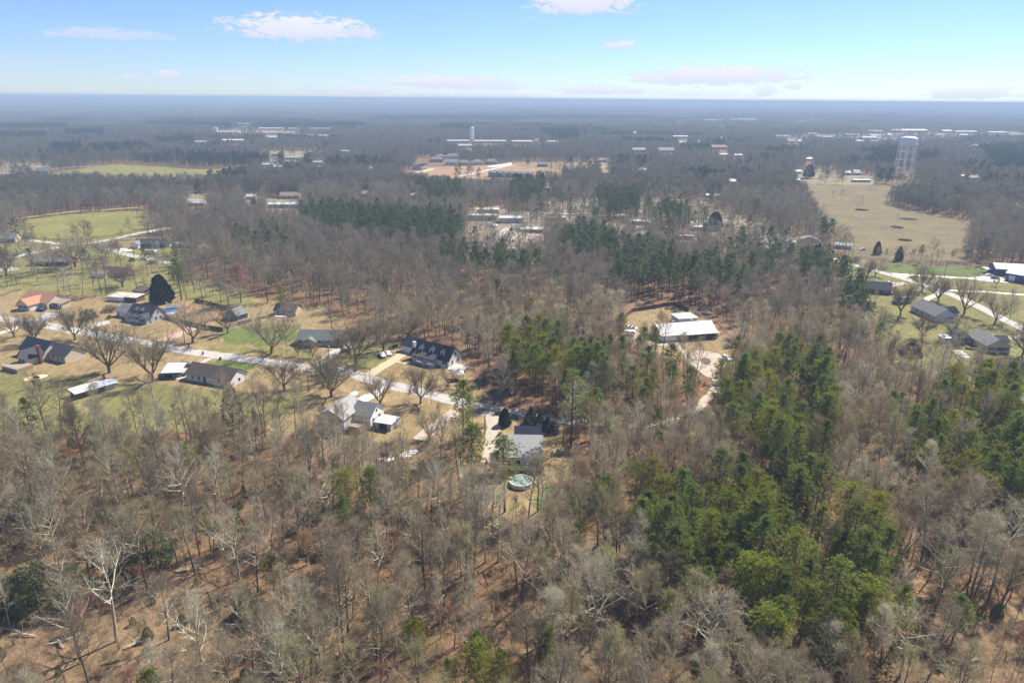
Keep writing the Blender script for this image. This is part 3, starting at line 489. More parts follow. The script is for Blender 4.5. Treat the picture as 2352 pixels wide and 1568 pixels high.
e = house('house', g('c', -105, 1180), -1, [(0, 11.6, 1.5, 13, 3.4, 1.1, 's', W_LGREY, R_DULLM), (4.0, 11.4, 13.3, 20, 3.3, 2.6, 'x', W_LGREY, R_NAVY)], fwin(1.5, (2, 5, 9), 1.2, 1.2, 1.2) + [('r', 11.6, 4, 1, 1, 1.3, 'window')], 'pale grey-roofed house with a dark rear roof, behind the above-ground pool'); porch(e, .3, 11.3, -2.2, 1.3, 1.4, 3.2, 4, deckm=WOODF)
# --- the fenced white-roofed house in the middle
e = house('house', g('7', 1362, 1236), 14, [(0, 26.5, 0, 10.5, 3.0, 3.0, 'x', W_GREY, R_WHITE), (-.2, 8.2, -1.8, .3, 2.8, .2, 's', W_GREY, R_WHITE)], [('f', -1.8, 4, .05, 5, 2.3, 'garage_door')] + fwin(0, (11, 14, 20, 23.5), .8, 1.2, 1.5) + [('f', 0, 17, .2, 1.1, 2.1, 'door'), ('l', 0, 7, 1, 1, 1.2, 'window')], 'long grey house with a bright white metal roof inside a dark fence')
porch(e, 9.5, 26.3, -2.6, -.1, .5, 2.75, 7, rail=True, deckm=WOODF, wm=WOODF)
for (x, y) in ((8.5, 6.0), (17.5, 6.2)): MB().box(x-.45, x+.45, y-.45, y+.45, 5.0, 6.9).build('roof_vent', STEEL, e)
MB().add([(9,-3.0,2.75),(26.9,-3.0,2.75),(26.9,.0,3.06),(9,.0,3.06),(9,-3.0,2.87),(26.9,-3.0,2.87),(26.9,.0,3.18),(9,.0,3.18)], [(3,2,1,0),(4,5,6,7),(0,1,5,4),(1,2,6,5),(2,3,7,6),(3,0,4,7)]).build('porch_roof', R_WHITE, e)
e = house('outbuilding', g('7', 1530, 1085), 14, [(0, 9.5, 0, 8, 2.9, 1.5, 'h', W_METAL, R_WHITE)], [], 'hip-roofed white outbuilding behind the long white-roofed house', 'shed')
# --- upper left
e = house('house', g('5', 1240, 378), 0, [(0, 19, 0, 9, 2.8, 2.6, 'x', W_BRICK, R_DARK), (-.5, 4.5, -4, 3, 2.7, 2, 'y', W_WHITE, R_GREY), (13, 17.5, -1.2, 3, 2.7, 1.8, 'y', W_WHITE, R_DARK), (19.5, 23, 2, 9, 2.7, 1.6, 'y', W_WHITE, R_DARK)], fwin(0, (6, 8, 11), .9, 1.1) + fwin(-1.2, (14.4, 16.2), .9, .9, 1.4), 'brick ranch house with white gables near the big pasture')
e = house('house', g('5', 285, 545), -2, [(0, 24, 0, 9, 2.8, 2.5, 'x', W_BRICK, R_GREY)], fwin(0, (2, 3.8, 5.6, 12, 16, 20), .9, 1.3, 1.3), 'long brick ranch house with a light grey roof behind leafless trees, far left')
e = house('house', g('5', 920, 640), -14, [(0, 17, 0, 8, 2.7, 2.4, 'x', W_BRICK, R_BROWN), (-1, 7, -4, .2, 2.4, .8, 's', W_WHITE, R_LGREY)], fwin(0, (9, 12, 15)), 'brick house half hidden by bare trees, above the yellow lawn')
e = house('house', g('5', -70, 340), 10, [(0, 15, 0, 10, 3, 3.4, 'x', W_TAN, R_GREY)], fwin(0, (11, 13.5)), 'tan house cut by the left edge, beside the pasture')
e = house('shed', g('5', 2065, 520), -8, [(0, 6, 0, 5, 2.6, 1.9, 'y', W_CREAM, R_DARK)], [('f', 0, 3, 1.2, .8, 1, 'window')], 'little cream gabled shed among trees, right of the brick ranch house', 'shed')
e = house('trailer_home', g('5', 1600, 383), 6, [(0, 13, 0, 4, 2.9, .5, 'x', W_WHITE, R_LGREY)], [('f', 0, 4, 1.2, .8, .9, 'window')], 'white single-wide trailer behind the brick ranch house', 'mobile home')
# --- mobile homes and sheds in the middle distance
e = house('metal_building', g('2', 1942, 1372), 2, [(0, 25.5, 0, 11, 4.2, .9, 'x', W_METAL, R_BUFFM)], [('f', 0, x, .1, 3.2, 3.0, 'garage_door') for x in (3, 7.5, 12)], 'beige metal storage building with three white doors', 'warehouse')
e = house('metal_building', g('2', 2030, 1312), 2, [(0, 20, 0, 9, 4.0, .7, 'x', W_METAL, R_BUFFM)], [], 'second beige metal building behind the three-door storage building', 'warehouse')
e = house('metal_building', g('2', 2236, 1395), 2, [(0, 19.5, 0, 10, 4.2, .9, 'x', W_METAL, R_WHITE)], [('f', 0, 4, .1, 3, 3, 'garage_door'), ('f', 0, 15, .1, 1, 2.1, 'door')], 'metal building with a white roof right of the three-door storage building', 'warehouse')
e = house('house', g('7', 130, 245), 1, [(0, 13.5, 0, 8, 2.8, 1.2, 'x', W_BRICK, R_WHITE), (-4.5, -.3, 3, 8, 2.4, .3, 's', W_METAL, R_WHITE)], fwin(0, (2, 9)) + [('f', 0, 6, .1, 1, 2, 'door')], 'small brick house with a white metal roof at the end of the trailer street')
e = house('trailer_home', g('7', 976, 300), 1, [(0, 22.5, 0, 5.5, 3.0, .7, 'x', W_WHITE, R_WHITE)], fwin(0, (3.5, 6.5, 13, 16.5), 1.3, 1.3, .9) + [('f', 0, 9.5, .5, .9, 2, 'door')], 'long white trailer home with a row of windows', 'mobile home')
e = house('trailer_home', g('7', 1532, 308), 1, [(0, 10.5, 0, 5, 2.9, .5, 'x', W_BROWN, R_WHITE)], fwin(0, (3, 7), 1.3), 'short brown trailer with a white roof beside pine trunks', 'mobile home')
e = house('cottage', g('7', 1430, 248), 2, [(0, 6.2, 0, 8, 3.6, 2.2, 'y', W_AQUA, R_PALEBLUE)], fwin(0, (2, 4.2), 1.0), 'pale aqua cottage behind the tall pines of the trailer park')
e = house('trailer_home', g('7', 1660, 222), -14, [(0, 14, 0, 6, 2.8, .9, 'x', W_TAN, R_WHITE)], fwin(0, (3, 8)), 'tan trailer with a white roof left of the round dark evergreen', 'mobile home')
e = house('trailer_home', g('7', 1098, 168), -12, [(0, 15, 0, 7, 3.0, 1.0, 'x', W_TAN, R_WHITE)], fwin(0, (3, 6.5, 11)), 'tan double-wide trailer above the long white trailer home', 'mobile home')
e = house('trailer_home', g('7', 325, 132), 2, [(0, 16, 0, 5, 2.9, .6, 'x', W_GREY, R_WHITE)], fwin(0, (4, 11)), 'grey trailer with a white roof right of the metal buildings', 'mobile home')
e = house('trailer_home', g('3', 245, 1236), -14, [(0, 11, 0, 5, 2.9, .6, 'x', W_WHITE, R_WHITE)], [], 'white trailer behind bare trees above the metal buildings', 'mobile home')
e = house('cottage', g('3', 1085, 1318), 4, [(0, 8, 0, 8, 3, 2, 'y', W_AQUA, R_GREY)], fwin(0, (2.5, 5.5)), 'aqua house behind the tall pine clump of the trailer park')
e = house('trailer_home', g('3', 690, 1262), -8, [(0, 11, 0, 5, 2.9, .7, 'x', W_WHITE, R_WHITE)], [], 'white trailer left of the tall pine clump', 'mobile home')
e = house('trailer_home', g('3', 1675, 1072), -4, [(0, 15, 0, 7, 2.9, 1, 'x', W_WHITE, R_WHITE)], [], 'white-roofed house among the grey woods left of the brown field'); CLEAR.append(pxs('3', (1660, 1060), (1770, 1060), (1780, 1110), (1650, 1110)))
e = house('house', g('3', 1790, 1170), 2, [(0, 16, 0, 8, 3, 1.6, 'x', W_CREAM, R_WHITE)], fwin(0, (4, 9, 13)), 'cream house with a white roof below the grey woods'); CLEAR.append(pxs('3', (1770, 1160), (1900, 1160), (1910, 1230), (1760, 1230)))
e = house('shed', g('3', 880, 1010), -30, [(0, 13, 0, 10, 4, 2.4, 'x', W_TAN, R_TAN)], [], 'tan gabled barn in the woods above the trailer park', 'barn'); CLEAR.append(pxs('3', (860, 1010), (990, 1000), (1000, 1060), (860, 1070)))
e = house('house', g('8', -20, 470), -6, [(0, 18, 0, 10, 3, 3, 'x', W_SLATE, R_GREY)], fwin(0, (4, 8, 13)), 'slate-roofed house among bare trees left of the road bend')
e = house('house', g('8', 310, 335), -10, [(0, 11, 0, 7, 2.8, 2, 'y', W_TAN, R_LGREY)], [], 'little tan house with light roof in the cluttered lot'); e = house('shed', g('8', 610, 385), -30, [(0, 11, 0, 6, 2.6, 1.4, 'x', W_GREY, R_PALEBLUE)], [], 'grey shed with pale blue roof beside the dark cedars', 'shed')
# --- right-hand neighbourhood
e = house('house', g('8', 872, 798), -16, [(0, 14, 0, 9, 2.8, 3.2, 'x', W_BRICK, R_DARK), (-11, -.3, 1, 8, 2.9, 2.8, 'x', W_WHITE, R_DARK), (-4.2, 0, -2.6, 1.3, 2.7, 1.7, 'y', W_WHITE, R_DARK)], fwin(-2.6, (-2.1,), .8, 1.4, 1.5) + fwin(1, (-9, -6.5)) + fwin(0, (3, 7, 11)), 'brick and white farmhouse with dark roofs right of the pine clump'); chimney(e, -.2, 3, 7.2)
e = house('house', g('8', 1530, 1062), 5, [(0, 10.5, 0, 19, 2.9, 3.3, 'y', W_LGREY, R_GREY), (10.8, 16, 6, 14, 2.7, 2.0, 'x', W_LGREY, R_DARK)], fwin(0, (6.2, 7.4, 8.6), 1.1, .8, 1.4) + [('l', 0, 5, 1, 1.2, 1.2, 'window'), ('l', 0, 10, .2, 1, 2, 'door'), ('l', 0, 14, 1, 1.2, 1.2, 'window')], 'grey house with a grey gabled roof between bare yard trees, right')
e = house('house', g('8', 1995, 1342), -3, [(0, 10, 0, 15, 3.0, 2.8, 'y', W_CREAM, R_GREY), (-6.5, -.2, 12, 20, 2.8, 2.6, 'y', W_CREAM, R_GREY), (10.2, 14, 8, 14, 2.6, 1.6, 'x', W_CREAM, R_NAVY)], fwin(0, (2, 5.5, 8), 1.1, 1, 1.2, 'shut') + [('l', 0, 2.5, 1, 1.1, 1.3, 'window'), ('l', 0, 7, 1, 1.1, 1.3, 'window'), ('l', 0, 10, .3, 1, 2, 'door')] + fwin(12, (-5, -3.6, -2), .5, .9, 1.9), 'cream L-shaped house with grey roofs at the right edge')
e = house('metal_barn', g('8', 2175, 680), -52, [(0, 13, 0, 17, 4.6, 2.8, 'x', W_BLUE, R_WHITE)], [('f', 0, 3.4, .1, 3.2, 3.2, 'garage_door'), ('f', 0, 9, .1, 1, 2.1, 'door')], 'blue metal barn with a white roof at the right edge', 'barn')
e = house('metal_barn', g('8', 2085, 632), -14, [(0, 17, 0, 12, 4.0, 2.4, 'x', W_BLUE, R_BLUE)], [], 'dark blue metal building behind the white-roofed blue barn', 'barn')
e = house('carport', g('8', 2003, 618), -6, [(0, .1, 0, .1, .1, 0, 'f', STEEL, STEEL)], [], 'small white carport beside the dark blue metal building', 'carport'); MB().box(-.3, 6.3, -.3, 6.3, 2.6, 2.8).build('roof', R_WHITE, e)
for (x, y) in ((0,0),(6,0),(0,6),(6,6)): MB().box(x-.07,x+.07,y-.07,y+.07,-.2,2.6).build('post', STEEL, e)
e = house('garden_shed', g('8', 1600, 1252), 6, [(0, 3.6, 0, 3, 2.1, .5, 's', W_WHITE, R_WHITE)], [('f', 0, 1.8, .1, 1, 1.8, 'door')], 'tiny white shed left of the cream L-shaped house', 'shed')
e = house('shed', g('8', 2225, 38), 0, [(0, 15, 0, 14, 4, 3, 'h', W_WHITE, R_WHITE)], [], 'white-roofed house alone in the woods at the right edge, above the field'); CLEAR.append(pxs('8', (2200, 20), (2352, 20), (2352, 80), (2200, 80)))
for (k, x, y) in (('b', 2230, 640), ('b', 1180, 1085)): KEEP.append((g(k, x, y), 6))
# --- far buildings; each keeps a strip of low ground before it so that its roof shows
def far_building(k, x0, x1, y, h, dep, rise, rm, wm, label, cat='building', ridge='x', doors=0, name='building', ang=None, strip=1.0):
    a, b = g(k, x0, y), g(k, x1, y); L = (b - a).length; ang = math.degrees(math.atan2(b.y - a.y, b.x - a.x)) if ang is None else ang
    z = float(height(np.array([a.x]), np.array([a.y]))[0]); d = a.length; hp = 17 * FPX / d * strip
    u0, v0 = px(k, x0, y); u1, _ = px(k, x1, y); CLEAR.append([(u0 - 2, v0 - 165000 / d * dep / d - 1), (u1 + 2, v0 - 165000 / d * dep / d - 1), (u1 + 3, v0 + hp), (u0 - 3, v0 + hp)])
    wins = [('f', 0, L * (i + .5) / doors, 1.0, min(3.0, L / doors * .5), 1.6, 'window') for i in range(doors)]
    e = house(name, (a.x, a.y, z), ang, [(0, L, 0, dep, h, rise, ridge, wm, rm)], wins, label, cat, keep=3 if d < 900 else .1); return e
FB = far_building
for row in [
 ('1',1962,1995,560,14,25,1,R_WHITE,W_LGREY,'tall narrow white block at the left end of the far factory',2),('1',2135,2352,505,9,70,2,R_LGREY,W_TAN,'wide tan factory building below the dark pine ridge',6),('1',2290,2352,520,7,40,1,R_PALEBLUE,W_METAL,'low grey-roofed annex before the tan factory',2),('1',2010,2200,572,5,50,1,R_WHITE,W_WHITE,'long white warehouse at the far left of the factory lots',5),
 ('1',2040,2235,665,8,60,1.5,R_BUFFM,W_TAN,'beige warehouse with flat roof left of the far factory',5),('1',1790,1905,672,6,40,1,R_WHITE,W_CREAM,'small white-roofed warehouse in the trees left of the beige warehouse',3),
 ('2',20,250,545,7,60,1.5,R_WHITE,W_CREAM,'cream warehouse in the middle of the far factory lots',6),('2',300,395,548,8,40,1,R_WHITE,W_LGREY,'white square building at the right of the factory lots',3),('2',60,340,585,6,40,1,R_LGREY,W_METAL,'grey low warehouse in front of the cream one',7),('2',100,200,628,6,60,1,R_WHITE,W_WHITE,'white warehouse nearest the bare trees of the factory lots',3),('2',575,662,618,8,50,1,R_WHITE,W_CREAM,'white building at the left end of the pale far lot',2),('2',450,560,606,5,30,1,R_LGREY,W_GREY,'low grey building before the dark pine ridge',3),('2',490,690,542,6,20,1,R_WHITE,W_WHITE,'thin white roof along the foot of the dark pine ridge',4),
 ('2',1755,1960,662,6,50,1.5,R_WHITE,W_LGREY,'white shopping row left of the slim far water tower',6),('2',2010,2300,664,6,55,1.5,R_WHITE,W_CREAM,'long white shopping row right of the slim far water tower',8),('2',1860,1985,706,6,50,1,R_WHITE,W_WHITE,'white store in front of the slim far water tower',4),('3',0,190,668,6,50,2,R_WHITE,W_CREAM,'right wing of the white shopping row',5),('3',210,250,662,6,20,5,R_LGREY,W_CREAM,'gabled entrance at the end of the shopping row',1),('3',320,430,664,5,40,1,R_WHITE,W_WHITE,'small white store right of the shopping row',3),
 ('2',785,855,752,4,9,1,R_WHITE,W_WHITE,'white trailer alone among bare trees, upper middle left',3),('2',140,205,780,4,12,2,R_TAN,W_CREAM,'cream house among trees below the factory lots',2),('2',395,455,808,4,11,2,R_TAN,W_CREAM,'second cream house below the factory lots',2),('2',270,400,815,4,10,2,R_LGREY,W_TAN,'tan ranch house below the factory lots',4),('2',525,620,860,4,11,2,R_LGREY,W_CREAM,'cream ranch house with pale roof among grey trees',3),('2',60,160,878,3.5,9,1.6,R_WHITE,W_WHITE,'white house at the left of the tree-hidden street',3),('2',170,235,898,3.5,9,1.6,R_WHITE,W_WHITE,'second white house on the tree-hidden street',2),('2',1030,1075,912,3,8,1.2,R_WHITE,W_WHITE,'white roof left of the green townhouse block',1),
 ('1',1715,1880,1240,3.5,12,3,R_WHITE,W_LGREY,'pale gabled house above the right end of the pasture',3),('1',2260,2345,1180,3.5,9,2,R_WHITE,W_GREY,'white-roofed shed right of the dark cedar above the woods',2),('2',110,410,1258,4,9,1.2,R_PALEBLUE,W_CREAM,'long cream barn with pale metal roof beyond the woods',6),('2',220,400,1175,4,10,3,R_TAN,W_CREAM,'cream gabled house beyond the woods',3),('2',970,1045,1160,4,10,3,R_LGREY,W_CREAM,'cream house with grey gable behind wide bare trees',2),('2',1420,1480,1175,4,8,2,R_WHITE,W_CREAM,'cream house below the pines of the building site',2),('1',330,445,945,4,12,4,R_GREY,W_BRICK,'brick house with hipped roof at the far pasture',3),('1',0,130,985,3.5,9,2,R_BROWN,W_BRICK,'long brick house at the upper left edge',3),
 ('3',1480,1620,622,7,40,2,R_WHITE,W_WHITE,'long bright white roof in the middle of the distant town',6),('3',1115,1140,585,6,14,3,R_WHITE,W_WHITE,'small white house far out in the woods',1),('3',1830,1975,722,6,40,4,R_PINK,W_TAN,'wide pink-roofed hall in the distant trees',5),('3',1110,1230,745,5,30,4,R_LGREY,W_TAN,'pale-roofed school wing behind the round pine clump',4),('3',1340,1495,748,5,30,5,R_LGREY,W_CREAM,'cream-gabled school wing right of the round pine clump',5),('3',1900,1985,785,4,14,2,R_WHITE,W_CREAM,'pale house in front of the pink-roofed hall',2),('3',2040,2120,792,4,14,2,R_WHITE,W_WHITE,'white house right of the pink-roofed hall',2),('3',1535,1600,672,5,14,2,R_WHITE,W_WHITE,'white house below the long bright roof',2),('3',1705,1725,662,5,12,2,R_WHITE,W_WHITE,'tiny white house right of the long bright roof',1),('3',1480,1605,486,8,60,2,R_WHITE,W_LGREY,'distant grey-white plant with a yellow end',5),('3',1760,1975,470,8,70,2,R_LGREY,W_LGREY,'distant flat plant below the antenna mast',6),('3',2010,2270,462,8,70,2,R_WHITE,W_CREAM,'distant pale plant right of the antenna mast',7),('3',1920,1945,570,22,18,1,R_LGREY,W_TAN,'narrow tan tower block in the distant town',2),('3',1900,1930,632,5,14,3,R_WHITE,W_WHITE,'white gabled house below the tan tower block',1),('3',790,870,838,4,12,3,R_TAN,W_CREAM,'tan house behind the dry lawns',2),('3',820,895,958,4,12,2,R_TAN,W_CREAM,'tan house at the edge of the trailer park woods',2),('3',240,330,880,4,12,3,R_GREY,W_BRICK,'brick house above the townhouse row',2),('3',1985,2060,1040,4,12,2.5,R_WHITE,W_CREAM,'cream house deep in the grey woods, left of the brown field',2),('3',295,360,1092,3,6,1,R_WHITE,W_LGREY,'white trailer below the townhouse row',1),('3',1160,1240,922,3,8,1,R_WHITE,W_WHITE,'low white roof in the grey mid-distance woods',2),
 ('4',300,345,478,8,40,2,R_WHITE,W_WHITE,'small white plant far right',2),('4',350,440,458,8,50,2,R_WHITE,W_WHITE,'white plant before the bare pale hill',3),('4',930,1060,575,8,60,4,R_TAN,W_TAN,'brown-roofed mill left of the town warehouses',5),('4',1140,1470,568,9,80,4,R_WHITE,W_TAN,'longest white-roofed mill in the distant town',9),('4',880,920,562,6,20,2,R_WHITE,W_WHITE,'white house at the left of the brown-roofed mill',1),('4',710,830,600,6,30,1.5,R_LGREY,W_GREY,'grey store row in the distant town',4),('4',465,600,618,5,30,1,R_WHITE,W_WHITE,'thin white roof at the left of the distant town',4),('4',370,460,586,5,30,1,R_WHITE,W_LGREY,'thin pale roof left of the grey store row',3),('4',870,1010,632,7,40,2,R_WHITE,W_TAN,'tan store with white roof left of the big water tower',4),('4',945,1015,610,6,25,1.5,R_BUFFM,W_CREAM,'cream store behind the tan store',2),('4',800,870,662,6,30,1.5,R_WHITE,W_CREAM,'cream store at the front of the distant town',3),('4',940,1000,664,6,20,2,R_LGREY,W_TAN,'small tan store at the front of the distant town',2),('4',1095,1130,606,8,14,4,R_WHITE,W_WHITE,'white chapel-like gable behind the big water tower',1),('4',1600,1690,568,8,30,3,R_WHITE,W_CREAM,'white building with yellow wall right of the longest mill',3),('4',1535,1600,606,6,40,1.5,R_TAN,W_TAN,'tan low store right of the longest mill',3),('4',1730,1930,575,8,60,2,R_WHITE,W_CREAM,'second white mill right of the water tower',6),('4',1760,1850,602,6,30,1.5,R_WHITE,W_WHITE,'white store below the second white mill',3),('4',2040,2195,580,7,50,2,R_WHITE,W_CREAM,'third white mill towards the right edge',5),('4',2215,2340,608,9,40,3,R_TAN,W_TAN,'tan hall at the right edge of the town',4),('4',185,250,660,5,16,2,R_LGREY,W_CREAM,'pale house at the left of the town front',2),('4',75,200,616,5,20,1.5,R_LGREY,W_TAN,'tan row at the left of the town',4),('4',270,310,660,5,14,2,R_WHITE,W_WHITE,'white house at the left of the town front',1),('4',1860,1930,700,5,14,2,R_LGREY,W_CREAM,'cream house in the woods right of the water tower',2),
 ('4',345,410,826,4,11,2.5,R_WHITE,W_TAN,'white-roofed house below the town, left of the tower',2),('4',245,310,945,4,10,2,R_WHITE,W_WHITE,'white house left of the round evergreen by the field',2),('4',790,850,958,4,10,4,R_WHITE,W_GREY,'white-gabled house behind the field row',2),('4',705,760,958,4,9,2.5,R_WHITE,W_TAN,'white-roofed cottage behind the field row',1),('4',780,940,1022,3.5,6,.7,R_WHITE,W_METAL,'long white trailer at the top of the brown field',5),('4',255,295,1022,3.5,7,1.5,R_WHITE,W_CREAM,'small white shed at the top left of the brown field',1),('4',1840,1935,1000,3.5,11,2.5,R_LGREY,W_WHITE,'pale roof in the woods right of the water tower',2),('4',1760,1810,985,3.5,8,1.5,R_WHITE,W_WHITE,'small white roof in the woods right of the water tower',1),('4',1545,1750,378,8,80,2,R_WHITE,W_WHITE,'white plant on the far right horizon',5),('4',975,1005,414,7,40,2,R_WHITE,W_WHITE,'tiny white plant on the far horizon',1),('3',1180,1250,302,10,200,2,R_BUFFM,W_CREAM,'pale plant just under the horizon',3),('2',420,480,378,8,80,2,R_WHITE,W_LGREY,'lone white roof far out left of the middle',1),('2',1395,1420,317,8,120,2,R_WHITE,W_WHITE,'white speck of a barn near the horizon',1),('2',1765,1785,323,8,120,2,R_WHITE,W_WHITE,'second white barn near the horizon',1)]:
    k, x0, x1, y, h, dep, rise, rm, wm, label, doors = row; rm = R_FARW if rm is R_WHITE else rm; dep = dep * (.55 if dep > 19 else .9); h *= .85
    FB(k, x0, x1, y, h, dep, rise, rm, wm, label, 'house' if ('house' in label.split() or 'trailer' in label) else 'building', doors=doors, name='house' if 'house' in label.split() else 'far_building')
# townhouses of the building site
def townhouse_row(k, x0, y0, x1, y1, n, wm, rm, label, dep=11, side=1):
    a, b = g(k, x0, y0), g(k, x1, y1); L = (b - a).length; ang = math.degrees(math.atan2(b.y - a.y, b.x - a.x)); w_ = L / n
    u0, v0 = px(k, min(x0, x1), y0); u1, v1 = px(k, max(x0, x1), y1); CLEAR.append([(u0 - 8, v0 - 26), (u1 + 8, v1 - 26), (u1 + 10, v1 + 30), (u0 - 10, v0 + 30)])
    bl = [(0, L, 0, dep, 5.6, 2.4, 'x', wm, rm)]; wi = []
    for i in range(n):
        c = w_ * (i + .5); bl.append((c - w_ * .34, c + w_ * .34, -1.2, 2.5, 5.5, 2.0, 'y', (W_TAN, wm, W_LGREY)[i % 3], rm)); wi += [('f', -1.2, c - w_*.12, .1, w_*.38, 2.1, 'dark'), ('f', -1.2, c - w_*.12, 3.3, .9, 1.3, 'window'), ('f', -1.2, c + w_*.15, 3.3, .9, 1.3, 'window')]
    return house('townhouse_row', a, ang, bl, wi, label, 'townhouses', keep=2)
townhouse_row('2', 2135, 972, 2352 + 185, 985, 7, W_SLATE, R_GREY, 'row of blue-grey gabled townhouses on the orange clay site')
e = townhouse_row('2', 1508, 912, 1568, 898, 4, W_TAN, R_NAVY, 'green-sided townhouse block at the left of the clay site', 12); MB().box(-.12, .0, -.1, 12.0, -.2, 5.5).build('side_wall', W_GREEN, e)
for i, (x0, x1, y) in enumerate([(1600,1720,838),(1740,1840,866),(1860,1960,868),(1985,2080,862),(2110,2220,858),(1650,1740,812),(1750,1860,806)]):
    FB('2', x0, x1, y, 5.0, 12, 3.4, R_GREY, (W_TAN, W_WHITE, W_CREAM, W_WHITE, W_TAN, W_TAN, W_WHITE)[i], ('leftmost hip-roofed tan house above the clay site', 'cream hip-roofed house, second from the left above the clay site', 'tan hip-roofed house in the middle of the row above the clay site', 'cream hip-roofed house right of the middle above the clay site', 'rightmost tan hip-roofed house above the clay site', 'rear left tan house above the clay site', 'rear right cream house above the clay site')[i], 'house', 'h', 3, 'house')
# ------------------------------------------------------------------ trees: a few grown models of each kind, copied
M_BARK = mat('bark', (.150, .120, .090), .95, .25, .8, obj_var=.25); M_PINEBARK = mat('pine_bark', (.135, .088, .058), .95, .25, .8, obj_var=.2)
M_PALE = mat('pale_bark', (.52, .485, .37), .9, .22, .5, obj_var=.15)
M_GREYLIMB = mat('grey_limb', (.42, .375, .265), .95, .25, .5, obj_var=.25)
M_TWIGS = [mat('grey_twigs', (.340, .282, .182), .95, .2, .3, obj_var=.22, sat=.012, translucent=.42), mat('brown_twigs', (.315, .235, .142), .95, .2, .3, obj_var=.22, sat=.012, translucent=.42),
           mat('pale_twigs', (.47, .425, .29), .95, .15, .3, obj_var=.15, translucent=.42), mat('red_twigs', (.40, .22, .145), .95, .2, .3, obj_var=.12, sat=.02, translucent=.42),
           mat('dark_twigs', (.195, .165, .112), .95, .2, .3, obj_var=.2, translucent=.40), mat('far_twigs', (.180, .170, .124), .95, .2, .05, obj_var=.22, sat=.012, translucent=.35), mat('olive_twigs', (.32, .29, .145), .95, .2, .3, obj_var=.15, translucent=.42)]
M_NEEDLE = mat('pine_needles', (.138, .190, .040), .65, .3, .25, obj_var=.26, sat=.02, translucent=.5, col2=(.235, .280, .055))
M_NEEDLEY = mat('yellow_green_young_needles', (.23, .255, .030), .65, .3, .3, obj_var=.2, sat=.015, translucent=.45, col2=(.32, .32, .036))  # yellower needle colour, worn by some pines as a whole
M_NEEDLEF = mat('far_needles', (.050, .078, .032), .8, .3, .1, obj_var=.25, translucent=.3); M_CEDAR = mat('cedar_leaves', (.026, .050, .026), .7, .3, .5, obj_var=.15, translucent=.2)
M_HOLLY = mat('evergreen_leaves', (.110, .140, .055), .7, .3, .4, obj_var=.2, translucent=.3)
def rvec(r):
    z = r.uniform(-1, 1); t = r.uniform(0, 6.2832); s = math.sqrt(1 - z*z); return Vector((s*math.cos(t), s*math.sin(t), z))
def blade(mb, p, d, l, wd, r, m):
    s = d.cross(rvec(r))
    if s.length < 1e-4: s = d.orthogonal()
    s = s.normalized() * (wd / 2); b = len(mb.v); mb.v += [tuple(p - s), tuple(p + s), tuple(p + d * l)]; mb.f.append((b, b+1, b+2)); mb.m.append(m)
def limb(mb, p, d, l, r0, r1, nseg, n, r, wander, lift, m):
    pts = [(p.copy(), r0)]; d = d.normalized()
    for i in range(nseg):
        d = (d + rvec(r) * wander + Vector((0, 0, lift))).normalized(); q = p + d * (l / nseg); rr = r0 + (r1 - r0) * (i + 1) / nseg
        mb.tube(p, q, r0 + (r1 - r0) * i / nseg, rr, n, m); p = q; pts.append((p.copy(), rr))
    return pts
def along(pts, t):
    k = t * (len(pts) - 1); i = min(int(k), len(pts) - 2); f = k - i
    return pts[i][0].lerp(pts[i+1][0], f), (pts[i+1][0] - pts[i][0]).normalized(), pts[i][1] * (1-f) + pts[i+1][1] * f
